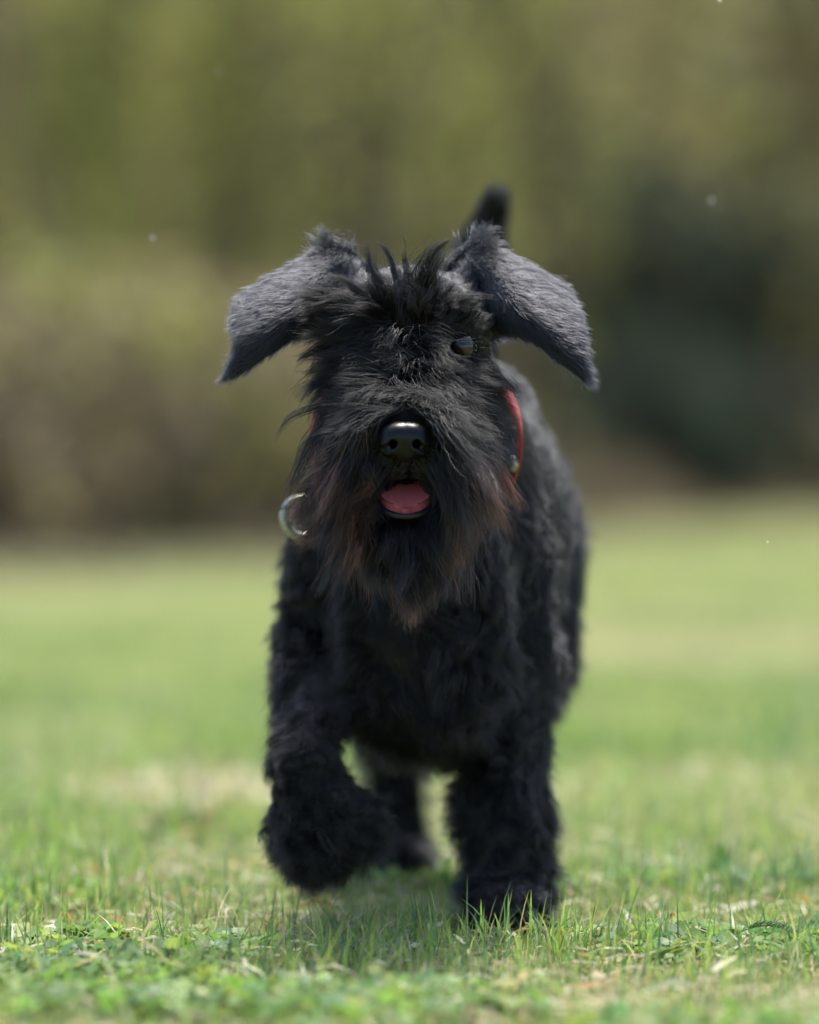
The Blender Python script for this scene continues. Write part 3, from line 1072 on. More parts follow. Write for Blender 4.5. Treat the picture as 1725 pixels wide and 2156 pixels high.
def build_fur():
    # --- trunk coat
    reseed(601)
    P, N = roots(90000, ['body'])
    n = len(P)
    low = smooth01((0.33 - P[:, 2]) / 0.14)
    L = (0.016 + 0.026 * low) * rng.uniform(0.75, 1.25, n)
    comb = V3(n, 0.0, 0.8, -0.45) + V3(n, 0, -0.5, -0.7) * low[:, None]
    X1 = grow(P, N, comb, L, 7, 0.40, 0.12, 0.25, 2600, 0.5, 0.10, 0.8, 0.05, 0.2, stray=0.2, swirl=0.35)
    spot = np.exp(-np.sum(((P - at(1245, 1105, 0.3)) / [0.03, 0.05, 0.008]) ** 2, 1))
    # --- neck, chest
    CC, CN = np.array([0.006, -0.028, 0.400]), unit(np.array([0, -0.78, -0.62]))
    reseed(602)
    P, N = roots(30000, ['neck', 'chest', 'body'], lambda C: ((np.abs((C - CC) @ CN) > 0.022) | (C[:, 2] < 0.402)) & np.isin(tL, [LABS.index('neck')]))
    n = len(P)
    X2 = grow(P, N, V3(n, 0, 0.5, -0.6), 0.020 * rng.uniform(0.7, 1.3, n), 6, 0.5, 0.2, 0.3, 1100, 0.7, 0.05, 0.8, 0.03)
    reseed(603)
    P, N = roots(70000, ['chest'])
    n = len(P)
    L = (0.022 + 0.020 * smooth01((0.34 - P[:, 2]) / 0.12)) * rng.uniform(0.7, 1.3, n)
    X3 = grow(P, N, V3(n, 0, 0.05, -1.0) + N * [0.25, 0, 0], L, 9, 0.40, 0.12, 0.5, 1200, 0.5, 0.17, 0.8, 0.04, 0.2, stray=0.22, swirl=0.6)
    hair_object('coat', [X1, X2, X3], M_COAT, [0.00014, 0.00014, 0.00014], [(0.15 * rng.uniform(0, 1, len(X1)) ** 3 + 0.9 * spot)[:, None], np.zeros((1, 1)), np.zeros((1, 1))])
    # --- tail
    reseed(604)
    P, N = roots(9000, ['tail'])
    n = len(P)
    X = grow(P, N, V3(n, 0.2, 0, 1.0), 0.011 * rng.uniform(0.7, 1.3, n), 5, 0.6, 0.2, 0, 400, 0.6, 0.08)
    hair_object('tail_fur', [X], M_COAT, 0.00016)
    # --- legs
    reseed(605)
    P, N = roots(48000, ['leg'])
    n = len(P)
    top = smooth01((P[:, 2] - 0.12) / 0.14)
    L = (0.030 - 0.010 * smooth01((P[:, 2] - 0.20) / 0.08)) * rng.uniform(0.6, 1.35, n)
    X1 = grow(P, N, V3(n, 0, 0.15, -1), L, 10, 0.42, 0.12, 0.6, 900, 0.5, 0.18, 0.9, 0.04, 0.2, stray=0.2, swirl=0.45)
    reseed(606)
    P, N = roots(36000, ['foreleg'])
    n = len(P)
    X5 = grow(P, N, V3(n, 0, 0.25, -1), 0.027 * rng.uniform(0.6, 1.3, n), 10, 0.60, 0.2, 0.5, 620, 0.6, 0.20, 0.9, 0.05, 0.15, stray=0.2, swirl=0.45)
    reseed(607)
    P, N = roots(14000, ['paw'])
    n = len(P)
    X2 = grow(P, N, V3(n, 0, -0.45, -0.8) + N * [0.12, 0.3, 0], 0.022 * rng.uniform(0.5, 1.3, n), 9, 0.4, 0.12, 0.4, 240, 0.75, 0.20, 0.9, 0.05, 0.15, stray=0.25, swirl=0.8)
    reseed(608)
    P, N = roots(40000, ['lift'])
    n = len(P)
    X3 = grow(P, N, V3(n, 0, 0.05, -1) + N * [0.5, 0, 0], (0.020 + 0.014 * smooth01((0.125 - P[:, 2]) / 0.04)) * rng.uniform(0.6, 1.3, n), 10, 0.6, 0.2, 0.5, 520, 0.52, 0.20, 0.9, 0.05, 0.2, stray=0.22, swirl=0.8)
    reseed(609)
    P, N = roots(26000, ['hind', 'hindpaw'])
    n = len(P)
    X4 = grow(P, N, V3(n, 0, 0.3, -1), 0.020 * rng.uniform(0.7, 1.3, n), 7, 0.6, 0.2, 0.4, 700, 0.5, 0.14, 0.9, 0.05, 0.2, stray=0.2, swirl=0.5)
    hair_object('leg_fur', [X1, X5, X2, X3, X4], M_COAT, 0.00014)
    # --- ears
    for nm, sg in (('earl', -1.0), ('earr', 1.0)):
        P, N = roots(26000, [nm])
        n = len(P)
        L = 0.012 * rng.uniform(0.5, 1.5, n)
        X1 = grow(P, N, V3(n, sg * 0.8, 0.0, -0.55), L, 6, 0.30, 0.08, 0.1, 500, 0.35, 0.04, 0.8, 0.03, 0.2, stray=0.2)
        P1 = P
        # ragged tuft on the fold next to the crown
        e = (EL if sg < 0 else ER)[0]
        P, N = roots(420, [nm, 'skull'], lambda C: (np.abs(C[:, 0] - e[9, 0]) < 0.019) & (C[:, 2] > e[9, 2] - 0.004) & (C[:, 1] > -0.155))
        n = len(P)
        fan = (P[:, 0] - e[9, 0]) * 45
        X2 = grow(P, N, np.stack([fan + sg * 0.1, np.full(n, -0.15), np.ones(n)], 1), 0.023 * rng.uniform(0.3, 1.3, n), 7, 0.0, 0.0, -0.1, 22, 0.75, 0.12, stray=0.4)
        fold_shade = smooth01((0.066 - np.abs(P1[:, 0])) / 0.014)[:, None]      # black inner ear hair, with the shade of the fold painted in
        hair_object('ear_fur', [X1, X2], M_EARHAIR, [0.00013, 0.00013], [fold_shade, np.full((1, 1), 0.1)])
    # --- head, short fur
    eye = EYES[0]
    off_eye = lambda C: np.min([(C[:, 0] - e_[0]) ** 2 + (C[:, 2] - e_[2]) ** 2 for e_ in EYES[:1]], 0) > 0.0130 ** 2
    reseed(610)
    P, N = roots(30000, ['skull', 'cheek', 'brow'], lambda C: off_eye(C) | (C[:, 1] > -0.18))
    n = len(P)
    side = np.sign(P[:, 0])[:, None]
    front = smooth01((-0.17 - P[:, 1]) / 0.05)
    comb = V3(n, 0, 0.6, 0.35) * (1 - front)[:, None] + (side * [0.5, 0, 0] + [0, 0.2, -0.7]) * front[:, None]
    L = (0.010 + 0.006 * front) * rng.uniform(0.7, 1.3, n)
    X1 = grow(P, N, comb, L, 5, 0.45, 0.2, 0.1, 1100, 0.6, 0.08, extra=clear_eye)
    ok = outside(X1, [(EYES[0] + [0, -0.014, -0.0006], (0.0096, 0.024, 0.0060))])
    hair_object('head_fur', [X1[ok]], M_EARHAIR, 0.00013, [front[ok][:, None]])  # shade on the face painted as darker hair, sunlit crown left pale
    # --- forelock and brows: long hair fanning up from the forehead
    reseed(611)
    P, N = roots(1100, ['brow', 'skull', 'cheek'], lambda C: (C[:, 1] < -0.18) & (np.abs(C[:, 0] - 0.002) < 0.019) & (C[:, 2] > 0.478) & (C[:, 2] < 0.512))
    n = len(P)
    dirs = V3(n, -0.15, -0.30, 1.0) + np.stack([(P[:, 0] - 0.001) * 7, np.zeros(n), np.zeros(n)], 1)
    X1 = grow(P, N, dirs, 0.045 * rng.uniform(0.3, 1.2, n), 10, 0.35, 0.0, -0.05, 20, 0.92, 0.14, 0.8, 0.02, 0.15, stray=0.3, swirl=0.35, extra=clear_eye)
    reseed(612)
    P, N = roots(4200, ['brow', 'skull', 'cheek'], lambda C: (C[:, 1] < -0.18) & (C[:, 0] < -0.002) & (C[:, 0] > -0.048) & (C[:, 2] > 0.464) & (C[:, 2] < 0.506))
    n = len(P)
    up = (P[:, 2] - 0.464) / 0.042
    X2 = grow(P, N, np.stack([np.full(n, -0.9), np.full(n, -0.30), -0.45 + 1.1 * up], 1), 0.050 * rng.uniform(0.3, 1.25, n), 10, 0.50, 0.12, 0.15, 60, 0.88, 0.09, 0.7, 0.02, 0.10, stray=0.18)
    reseed(613)
    P, N = roots(2600, ['brow', 'skull', 'cheek'], lambda C: (C[:, 1] < -0.18) & (C[:, 0] > 0.000) & (C[:, 0] < 0.040) & (C[:, 2] > eye[2] + 0.010) & (C[:, 2] < 0.506))
    n = len(P)
    X3 = grow(P, N, np.stack([np.full(n, 0.7), np.full(n, -0.25), 0.35 + 14 * (P[:, 2] - eye[2] - 0.012)], 1), 0.023 * rng.uniform(0.4, 1.2, n), 8, 0.35, 0.05, 0.05, 60, 0.85, 0.10, 0.8, 0.02, 0.08, stray=0.2, extra=clear_eye)
    X1, X3 = free_eye(X1), free_eye(X3)
    hair_object('forelock', [X1, X2, X3], M_BEARD, 0.00018, [np.full((1, 1), 0.30), np.full((1, 1), 0.22), np.full((1, 1), 0.08)])
    for s in (1, -1):
        P, N = roots(900, ['brow', 'cheek', 'skull'], lambda C: (C[:, 1] < -0.18) & (C[:, 0] * s > 0.016) & (C[:, 0] * s < 0.056) & (C[:, 2] > eye[2] + 0.010) & (C[:, 2] < eye[2] + 0.026))
        n = len(P)
        X = grow(P, N, V3(n, 0.9 * s, -0.1, 0.42 if s > 0 else -0.6), (0.015 if s > 0 else 0.035) * rng.uniform(0.5, 1.3, n), 7, 0.4, 0.1, 0.15 if s > 0 else 0.35, 40, 0.8, 0.12, 0.9, extra=clear_eye if s > 0 else None)
        X = free_eye(X)
        hair_object('eyebrow', [X], M_COAT, 0.00014)
    # --- muzzle bridge: hair parting to both sides between the eyes and the nose
    reseed(614)
    P, N = roots(11000, ['muzzle', 'cheek'], lambda C: (C[:, 1] < -0.205) & (C[:, 2] > 0.410) & (C[:, 2] < 0.478) & off_eye(C) & (np.linalg.norm(C - NOSE, axis=1) > 0.019))
    n = len(P)
    side = np.tanh(P[:, 0] * 90 + rng.normal(0, 0.5, n))
    hgt = (P[:, 2] - 0.412) / 0.056
    comb = np.stack([side * 0.9, np.full(n, -0.1), -0.55 + 0.5 * hgt], 1)
    L = (0.050 - 0.010 * hgt) * rng.uniform(0.4, 1.25, n)
    X1 = grow(P, N, comb, L, 10, 0.62, 0.15, 0.7, 300, 0.75, 0.13, 0.8, 0.04, 0.15, extra=clear_eye, stray=0.22, swirl=0.35)
    X1 = free_eye(X1[outside(X1, FACE_FREE)])
    # --- moustache: sides of the muzzle, long and falling
    reseed(615)
    P, N = roots(19000, ['muzzle', 'cheek', 'jaw'], lambda C: (C[:, 1] < -0.185) & (C[:, 2] < 0.425) & (C[:, 2] > 0.345) & (np.abs(C[:, 0]) > 0.008) &
                 (np.linalg.norm(C - NOSE, axis=1) > 0.024) & (np.linalg.norm((C - MOUTH) / [1, 1.4, 1], axis=1) > 0.022))
    n = len(P)
    side = np.sign(P[:, 0])
    comb = np.stack([side * np.where(side > 0, 0.20, 0.34), np.full(n, -0.25), np.full(n, -0.75)], 1)
    L = 0.084 * rng.uniform(0.3, 1.15, n) * (0.65 + 0.6 * vnoise(P[:, 0] * 120, P[:, 2] * 120, 4)) * (1.0 - 9.0 * np.clip(np.abs(P[:, 0]) - 0.018, 0, 0.04))
    X2 = grow(P, N, comb, L, 12, 0.8, 0.02, 1.6, 190, 0.8, 0.09, 0.9, 0.035, 0.18, droop=0.7, stray=0.2, swirl=0.25)
    ok = outside(X2, FACE_FREE)
    X2, P = X2[ok], P[ok]
    n = len(P)
    t = np.linspace(0, 1, 12)[None]
    rust2 = (0.35 + 0.65 * field(P, 0.006))[:, None] * smooth01((t - 0.14) / 0.55) * rng.uniform(0.6, 1.4, (n, 1)) * smooth01((np.abs(X2[:, -1, 0]) - 0.008) / 0.032)[:, None]
    hair_object('moustache', [X1, X2], M_BEARD, [0.00018, 0.00018], [np.full((1, 1), 0.03), rust2])
    # --- beard: chin and jaw, hanging straight down
    reseed(616)
    P, N = roots(15000, ['jaw'], lambda C: (C[:, 2] < 0.352) & (np.linalg.norm((C - MOUTH) / [1.1, 1.6, 0.8], axis=1) > 0.020))
    n = len(P)
    comb = np.stack([P[:, 0] * 5, np.full(n, -0.25), np.full(n, -1.0)], 1)
    L = (0.068 - 0.9 * np.abs(P[:, 0])) * rng.uniform(0.35, 1.15, n)
    X = grow(P, N, comb, L, 12, 0.5, 0.05, 1.0, 120, 0.8, 0.09, 0.9, 0.035, 0.18, stray=0.2, swirl=0.25)
    ok = outside(X, FACE_FREE)
    X, P = X[ok], P[ok]
    n = len(P)
    rust_or_shade = (0.15 + 0.85 * field(P, 0.006, 1))[:, None] * smooth01((t - 0.15) / 0.7) * rng.uniform(0.4, 1.15, (n, 1))
    hair_object('beard', [X], M_BEARD, 0.00018, [rust_or_shade])
    # short black hair on lips, chin and round the nose
    reseed(617)
    P, N = roots(22000, ['muzzle', 'jaw', 'cheek'], lambda C: (C[:, 1] < -0.195) & (C[:, 2] < 0.48) & off_eye(C))
    n = len(P)
    X = grow(P, N, np.stack([np.sign(P[:, 0]) * 0.6, np.full(n, 0.2), np.full(n, -0.7)], 1), 0.006 * rng.uniform(0.6, 1.4, n), 4, 0.4, 0.2, 0.2, 500, 0.4, 0.05)
    X = X[outside(X, [(MOUTH + [0, -0.012, 0.0], (0.0255, 0.036, 0.0150)), FACE_FREE[0]])]
    X = free_eye(X)
    hair_object('lip_fur', [X], M_COAT, 0.00014)
    # a few single long whisker locks that stand away from the face
    Ls = []
    for pts, cnt, sp in (([(700, 850, -.235), (655, 862, -.25), (612, 876, -.255), (592, 905, -.255), (578, 942, -.255)], 26, 0.0016),
                         ([(690, 900, -.24), (650, 930, -.25), (632, 985, -.25), (612, 1030, -.25), (598, 1062, -.25)], 60, 0.0030),
                         ([(730, 985, -.25), (690, 1030, -.25), (655, 1062, -.245), (628, 1082, -.24), (600, 1090, -.235)], 300, 0.0045),
                         ([(740, 1010, -.25), (705, 1060, -.25), (672, 1105, -.245), (645, 1130, -.24), (620, 1146, -.235)], 300, 0.0045),
                         ([(735, 960, -.25), (690, 990, -.25), (655, 1020, -.245), (630, 1040, -.24), (598, 1050, -.235)], 220, 0.0040),
                         ([(1010, 880, -.245), (1050, 925, -.25), (1080, 955, -.25), (1100, 975, -.25), (1112, 1000, -.25)], 10, 0.0040),
                         ([(850, 690, -.225), (840, 600, -.225), (822, 540, -.22), (808, 520, -.22), (793, 508, -.22)], 60, 0.0016),
                         ([(880, 690, -.225), (870, 620, -.225), (858, 570, -.22), (852, 545, -.22), (850, 522, -.22)], 60, 0.0016),
                         ([(850, 560, -.21), (856, 520, -.21), (852, 500, -.21), (840, 490, -.21), (826, 490, -.21)], 3, 0.0006),
                         ([(955, 630, -.225), (985, 622, -.23), (1010, 622, -.23), (1035, 625, -.23), (1055, 628, -.23)], 8, 0.0012),
                         ([(930, 660, -.225), (925, 620, -.225), (922, 590, -.22), (920, 570, -.22), (922, 555, -.22)], 40, 0.0022)):
        c = np.array([at(*p) for p in pts])
        tt = np.linspace(0, 4, 12)
        base = np.stack([np.interp(tt, np.arange(5), c[:, k]) for k in range(3)], 1)
        base[1:-1] = (base[:-2] + 2 * base[1:-1] + base[2:]) / 4
        u = np.linspace(0, 1, 12)[None, :, None]
        off = rng.normal(0, sp, (cnt, 1, 3)) * (1.6 - 1.1 * u) + np.cumsum(rng.normal(0, sp * 0.16, (cnt, 12, 3)), 1)
        k = rng.uniform(0.6, 1.0, (cnt, 1, 1)) * u[:, :, :1] * 11
        i0 = np.minimum(k.astype(int), 10)[..., 0]
        fr = k - i0[..., None]
        Ls.append(base[i0] * (1 - fr) + base[i0 + 1] * fr + off)
    wr = [np.linspace(0.15, 0.9, 12)[None] if i in (2, 3, 4) else np.full((1, 1), 0.03) for i in range(len(Ls))]
    hair_object('whisker', Ls, M_BEARD, 0.00016, wr)


build_fur()

# ------------------------------------------------------------------ nose, eyes, mouth
M_NOSE = plain('nose_leather', (0.004, 0.004, 0.005), 0.32, spec=0.26, bump=0.00012, scale=1100)
M_LIP = plain('black_lip', (0.008, 0.007, 0.008), 0.42, spec=0.4, bump=0.0003, scale=700)
M_TONGUE = plain('pink_tongue', (0.50, 0.12, 0.13), 0.42, spec=0.45, noise=0.12, scale=500, bump=0.0003)
M_TOOTH = plain('ivory_tooth', (0.70, 0.62, 0.38), 0.3)


def build_nose():
    h = 0.0009
    org = NOSE + np.array([-0.026, -0.022, -0.026])
    n = (int(0.052 / h), int(0.052 / h), int(0.052 / h))
    g = np.stack(np.meshgrid(*[org[i] + h * np.arange(n[i]) for i in range(3)], indexing='ij'), -1)
    q = g - NOSE
    S = d_ell(q, np.array([0, 0.004, 0.003]), np.array([0.0180, 0.0145, 0.0125]))
    for s in (-1, 1):
        S = smin(S, d_ell(q, np.array([s * 0.0085, 0.004, 0.0062]), np.array([0.0105, 0.0125, 0.0075])), 0.005)
    S = smin(S, d_ell(q, np.array([-0.0105, 0.002, -0.003]), np.array([0.0092, 0.013, 0.0095])), 0.006)
    S = smin(S, d_ell(q, np.array([0.0105, 0.002, -0.003]), np.array([0.0092, 0.013, 0.0095])), 0.006)
    S = smin(S, d_ell(q, np.array([0, 0.003, -0.007]), np.array([0.0075, 0.010, 0.009])), 0.006)
    for s in (-1, 1):
        hole = d_cone(q, np.array([s * 0.0098, -0.020, -0.0025]), np.array([s * 0.0080, 0.004, -0.001]), 0.0036, 0.0028)
        slit = d_cone(q, np.array([s * 0.0112, -0.0150, -0.0045]), np.array([s * 0.0185, -0.004, -0.0068]), 0.0036, 0.0028)
        S = -smin(-S, hole, 0.002)
        S = -smin(-S, slit, 0.0015)
        comma = d_cone(q, np.array([s * 0.0096, -0.0125, -0.0030]), np.array([s * 0.0152, -0.0085, -0.0060]), 0.0036, 0.0027)
        S = -smin(-S, comma, 0.0015)
    groove = d_cone(q, np.array([0, -0.0135, 0.000]), np.array([0, -0.012, -0.020]), 0.0014, 0.0018)
    S = -smin(-S, groove, 0.0015)
    V, F = surface_nets(S, org, h)
    np_mesh('nose', V, F, M_NOSE, dog, True)


build_nose()


def uv_ball(c, r, nu=28, nv=16):
    th = np.linspace(0, np.pi, nv)
    ph = np.linspace(0, 2 * np.pi, nu, endpoint=False)
    V = np.stack([np.outer(np.sin(th), np.cos(ph)), -np.outer(np.cos(th), np.ones(nu)), np.outer(np.sin(th), np.sin(ph))], -1)
    V = V.reshape(-1, 3) * r + c
    i, k = np.meshgrid(np.arange(nv - 1), np.arange(nu), indexing='ij')
    F = np.stack([i * nu + k, i * nu + (k + 1) % nu, (i + 1) * nu + (k + 1) % nu, (i + 1) * nu + k], -1).reshape(-1, 4)
    return V, F[:, ::-1]


def eye_mat():
    m, t, b = new_mat('brown_eye')
    tc = t.nodes.new('ShaderNodeTexCoord')
    gr = t.nodes.new('ShaderNodeVectorMath')
    gr.operation = 'MULTIPLY'
    gr.inputs[1].default_value = (1, 0, 1)
    ln = t.nodes.new('ShaderNodeVectorMath')
    ln.operation = 'LENGTH'
    t.links.new(tc.outputs['Object'], gr.inputs[0])
    t.links.new(gr.outputs[0], ln.inputs[0])
    r = ramp(t, [(0.0, (0.004, 0.004, 0.004)), (0.0032, (0.004, 0.004, 0.004)), (0.0040, (0.035, 0.02, 0.011)), (0.0066, (0.025, 0.015, 0.009)), (0.0075, (0.006, 0.005, 0.005))])
    t.links.new(ln.outputs['Value'], r.inputs['Fac'])
    t.links.new(r.outputs[0], b.inputs['Base Color'])
    b.inputs['Roughness'].default_value = 0.04
    b.inputs['Specular IOR Level'].default_value = 0.6
    return m


M_EYE = eye_mat()
for c in EYES:
    V, F = uv_ball(np.zeros(3), 0.0118)
    e = np_mesh('eye', V, F, M_EYE, dog, True)
    e.location = c
    # eyelid rim
    a = np.linspace(0, 2 * np.pi, 28, endpoint=False)
    ring = np.stack([0.0102 * np.cos(a), -0.0076 + 0.0026 * np.cos(a) ** 2, 0.0060 * np.sin(a) - 0.0016 * np.cos(a)], 1)
    V, F = tube(ring, 0.0016, 8, True)
    np_mesh('eyelid', V, F, M_SKIN, e, True)


def build_mouth():
    # tongue lying in the lower jaw, its rounded front edge showing
    nu, nv = 25, 18
    u = np.linspace(-1, 1, nu)
    v = np.linspace(0, 1, nv)
    U, T = np.meshgrid(u, v)
    wd = 0.0222 * np.sqrt(np.clip(1 - np.clip((T - 0.45) / 0.56, 0, 1) ** 2.4, 0, 1))
    X = -0.003 + U * wd
    Y = -0.246 - 0.052 * T + 0.004 * U ** 2
    Z = 0.3715 - 0.0235 * T ** 1.3 + 0.0055 * U ** 2 * (1 - 0.7 * T) - 0.0012 * np.exp(-(U / 0.09) ** 2) * (0.2 + 0.8 * T)
    top = np.stack([X, Y, Z], -1).reshape(-1, 3)
    bot = top + np.array([0, 0.002, -0.006])
    V = np.concatenate([top, bot])
    n = nu * nv
    F = []
    for i in range(nv - 1):
        for j in range(nu - 1):
            a = i * nu + j
            F.append([a, a + 1, a + nu + 1, a + nu])
            F.append([n + a, n + a + nu, n + a + nu + 1, n + a + 1])
    rim = [i * nu for i in range(nv)] + [(nv - 1) * nu + j for j in range(1, nu)] + [i * nu + nu - 1 for i in range(nv - 2, -1, -1)]
    for a, b in zip(rim[:-1], rim[1:]):
        F.append([a, n + a, n + b, b])
    o = np_mesh('tongue', V, np.array(F), M_TONGUE, dog, True)
    s = o.modifiers.new('round', 'SUBSURF')
    s.levels = s.render_levels = 2
    # lower lip: black rim round the tongue
    a = np.linspace(0.0, np.pi, 26)
    path = np.stack([-0.003 + 0.0250 * np.cos(a), -0.262 - 0.040 * np.sin(a) ** 0.8, 0.3615 - 0.0205 * np.sin(a) ** 0.9], 1)
    V, F = tube(path, 0.0024, 10)
    np_mesh('lower_lip', V, F, M_LIP, dog, True)
    # canines
    for s in (-1, 1):
        b = np.array([-0.003 + s * 0.0232, -0.280, 0.3550])
        path = np.stack([b, b + [s * 0.0004, -0.001, 0.006], b + [s * 0.0012, 0.0002, 0.011]])
        V, F = tube(path, [0.0022, 0.0016, 0.0003], 8)
        np_mesh('tooth', V, F, M_TOOTH, dog, True)


build_mouth()

# ------------------------------------------------------------------ collar with its ring and fittings
M_RED = plain('red_webbing', (0.36, 0.04, 0.05), 0.65, noise=0.2, scale=900, bump=0.0004)
M_STEEL = plain('polished_steel', (0.32, 0.33, 0.27), 0.45, metal=0.75, noise=0.25, scale=400)


def build_collar():
    a = np.linspace(0, 2 * np.pi, 64, endpoint=False)
    c = np.array([0.0058, -0.028, 0.400])
    ex, ez = np.array([1.0, 0, 0]), unit(np.array([0, -0.62, 0.78]))
    path = c + np.outer(np.cos(a) * 0.083, ex) + np.outer(np.sin(a) * 0.090, ez)
    ax = np.cross(ex, ez)
    ax = ax / np.linalg.norm(ax)
    rad = unit(path - c)
    prof = [(-0.010, 0.0), (0.010, 0.0), (0.010, 0.003), (-0.010, 0.003)]
    V = np.stack([path + ax * p + rad * q for p, q in prof], 1).reshape(-1, 3)
    n = 64
    F = []
    for i in range(n):
        for k in range(4):
            F.append([i * 4 + k, i * 4 + (k + 1) % 4, ((i + 1) % n) * 4 + (k + 1) % 4, ((i + 1) % n) * 4 + k])
    col = np_mesh('collar', V, np.array(F), M_RED, dog, False)
    col['label'] = 'red collar showing between beard and shoulder'

    def ring(cen, R_, r_, nrm, name):
        nrm = unit(np.array(nrm, float))
        A = unit(np.cross(nrm, [0.1, 0.2, 1]))
        B = np.cross(nrm, A)
        th = np.linspace(0, 2 * np.pi, 40, endpoint=False)
        V, F = tube(cen + R_ * (np.cos(th)[:, None] * A + np.sin(th)[:, None] * B), r_, 12, True)
        return np_mesh(name, V, F, M_STEEL, col, True)
    ring(at(638, 1090, -0.02), 0.0160, 0.0038, (0.25, -1, 0.15), 'leash_ring')
    V, F = uv_ball(np.zeros(3), np.array([0.005, 0.004, 0.007]), 16, 10)
    np_mesh('rivet', V + np.array([0.0835, -0.026, 0.381]), F, M_STEEL, col, True)
    top = at(638, 1090, -0.02) + [0.004, 0, 0.015]            # link from the collar down to the ring
    V, F = tube(np.stack([top, top + [0.004, 0.008, 0.013], [-0.074, -0.004, 0.378]]), 0.0024, 8)
    np_mesh('link', V, F, M_STEEL, col, True)


build_collar()


# ------------------------------------------------------------------ single things lying in the lawn or drifting past
def fallen_leaf(px, d, z, size, col, label, name='fallen_leaf', curl=0.3, rot=0.0, lobes=5):
    n = 26
    a = np.linspace(0, 2 * np.pi, n, endpoint=False)
    r = 1 + 0.22 * np.cos(lobes * a) + 0.08 * np.cos(11 * a + 1)
    x, y = r * np.cos(a), 0.6 * r * np.sin(a)
    zz = curl * (0.5 * y ** 2 + 0.3 * x ** 2) + 0.08 * np.sin(3 * a)
    o_ = np.concatenate([[[0, 0, 0]], np.stack([x, y, zz], 1) * 0.55, np.stack([x, y, zz * 1.6], 1)]) * size
    F3 = [[0, 1 + i, 1 + (i + 1) % n] for i in range(n)]
    F4 = [[1 + i, 1 + n + i, 1 + n + (i + 1) % n, 1 + (i + 1) % n] for i in range(n)]
    t_ = np.tile(np.array(col), (len(o_), 1)) * rng.uniform(0.8, 1.15, (len(o_), 1))
    c = at(px, HZ, d + CAM_Y)
    o = np_mesh(name, o_, [np.array(F3), np.array(F4)], M_STRAW, None, True, t_)
    o.location = (c[0], c[1], z)
    o.rotation_euler = (rng.normal(0, 0.25), rng.normal(0, 0.25), rot)
    md = o.modifiers.new('thick', 'SOLIDIFY')
    md.thickness = 0.0005
    tag(o, label, 'leaf', 'leaves lying on the lawn')
    return o


fallen_leaf(80, 4.80, 0.014, 0.022, (0.62, 0.60, 0.44), 'large pale lobed dead leaf on the clover at the lower left edge', curl=0.2)
fallen_leaf(1186, 4.75, 0.018, 0.0075, (0.52, 0.45, 0.03), 'small bright yellow leaf in the tuft before the planted paw', lobes=1, curl=0.5, rot=1.2)
fallen_leaf(260, 4.55, 0.012, 0.016, (0.50, 0.42, 0.28), 'tan curled dead leaf low in the lower left foreground', curl=0.5, rot=0.7)
fallen_leaf(1410, 4.92, 0.016, 0.013, (0.42, 0.22, 0.08), 'rusty brown dead leaf right of the planted paw', curl=0.5, rot=2.1)
fallen_leaf(1555, 5.08, 0.012, 0.016, (0.56, 0.52, 0.38), 'pale straw coloured leaf at the right behind the clover', curl=0.3, rot=0.4)
fallen_leaf(400, 6.2, 0.012, 0.05, (0.50, 0.42, 0.33), 'big tan blurred leaf behind the lifted paw on the left', curl=0.15)
fallen_leaf(440, 5.15, 0.015, 0.018, (0.66, 0.64, 0.52), 'whitish leaf scrap left of the lifted paw', curl=0.3, rot=0.9)


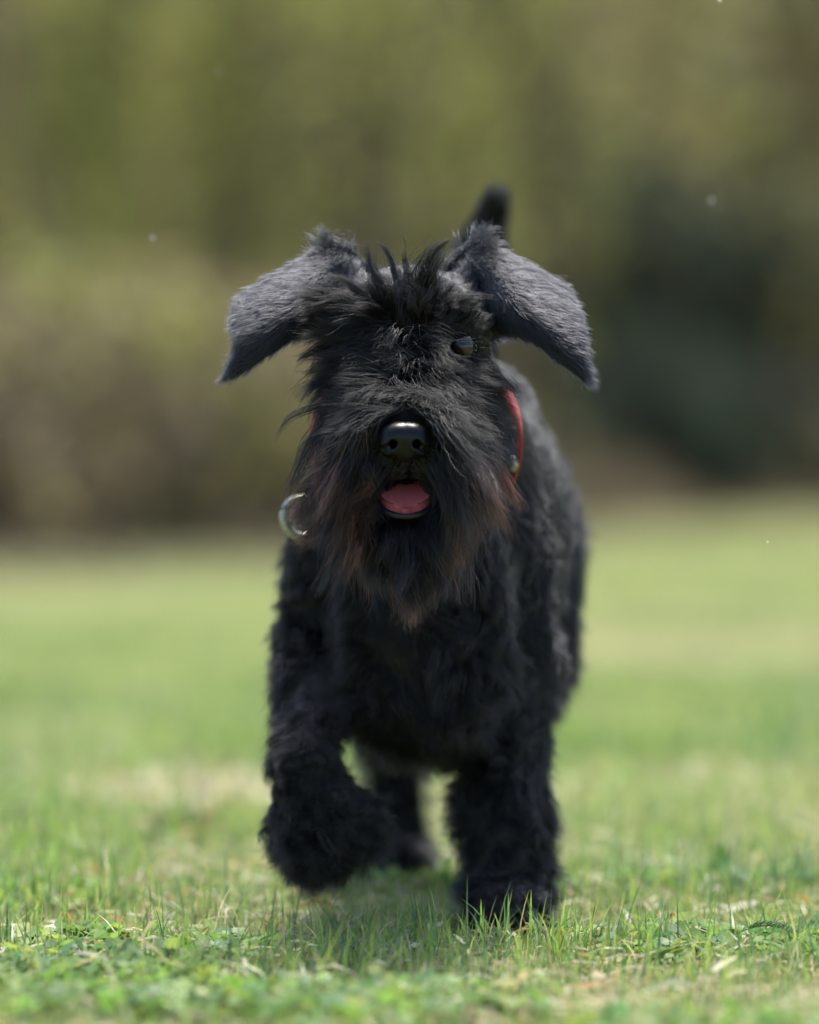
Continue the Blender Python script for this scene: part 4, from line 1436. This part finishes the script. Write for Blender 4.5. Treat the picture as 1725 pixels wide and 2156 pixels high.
def yarrow(px, d, label):
    root = tag(empty('yarrow_leaf', at(px, HZ, d + CAM_Y) * [1, 1, 0] + [0, 0, 0.016]), label, 'leaf')
    t = np.linspace(0, 1, 9)
    spine = np.stack([0.05 * t, 0.004 * np.sin(3 * t), 0.010 * np.sin(t * 2.6) - 0.004 * t], 1)
    V, F = tube(spine, np.linspace(0.0009, 0.0003, 9), 6)
    tn = np.tile(np.array([0.12, 0.20, 0.08]), (len(V), 1))
    np_mesh('stalk', V, F, M_CLOVER, root, True, tn)
    ps = []
    for s in np.linspace(0.12, 0.98, 20):
        p = np.array([np.interp(s, t, spine[:, k]) for k in range(3)])
        ln = 0.008 * math.sin(math.pi * (0.15 + 0.8 * s)) + 0.002
        for sg in (-1, 1):
            e = p + np.array([0.35 * ln, sg * ln * 0.7, 0.35 * ln + rng.normal(0, 0.001)])
            ps.append(tube(np.stack([p, (p + e) / 2, e]), [0.0006, 0.0007, 0.0002], 5))
            for q in (0.5, 0.8):
                m_ = p + (e - p) * q
                ps.append(tube(np.stack([m_, m_ + [0.0022, sg * 0.0004, 0.001]]), [0.0004, 0.0002], 4))
    V, F = join(ps)
    np_mesh('leaflets', V, F, M_CLOVER, root, True, np.tile(np.array([0.15, 0.25, 0.11]), (len(V), 1)))


yarrow(1540, 4.74, 'feathery green yarrow leaf in the right foreground clover')


def fluff(px, py, y, size, label):
    """a drifting seed: a tiny core with a tuft of pale hairs"""
    ps = [uv_ball(np.zeros(3), 0.25 * size, 10, 7)]
    for i in range(26):
        d = unit(rng.normal(size=3))
        ps.append(tube(np.stack([d * 0.15 * size, d * 0.6 * size, d * size * rng.uniform(0.8, 1.1)]), [0.10 * size, 0.08 * size, 0.04 * size], 4))
    V, F = join(ps)
    o = np_mesh('seed_fluff', V, F, M_FLUFF, None, True)
    o.location = at(px, py, y)
    tag(o, label, 'seed fluff', 'bits of seed fluff drifting in the air')


M_FLUFF = plain('white_fluff', (0.8, 0.78, 0.72), 0.5)
fluff(321, 501, 0.25, 0.0023, 'pale speck of fluff floating left of the dog above its left-hand ear')
fluff(1498, 422, 0.45, 0.0023, 'large soft speck of fluff floating right of the tail before dark bushes')
fluff(1617, 1141, -0.12, 0.0012, 'tiny sharp speck of fluff low over the lawn at the right')
fluff(1516, 1, -0.05, 0.0022, 'speck of fluff at the very top edge on the right')
fluff(461, 152, 0.55, 0.0016, 'faint blurred speck of fluff high at the upper left')
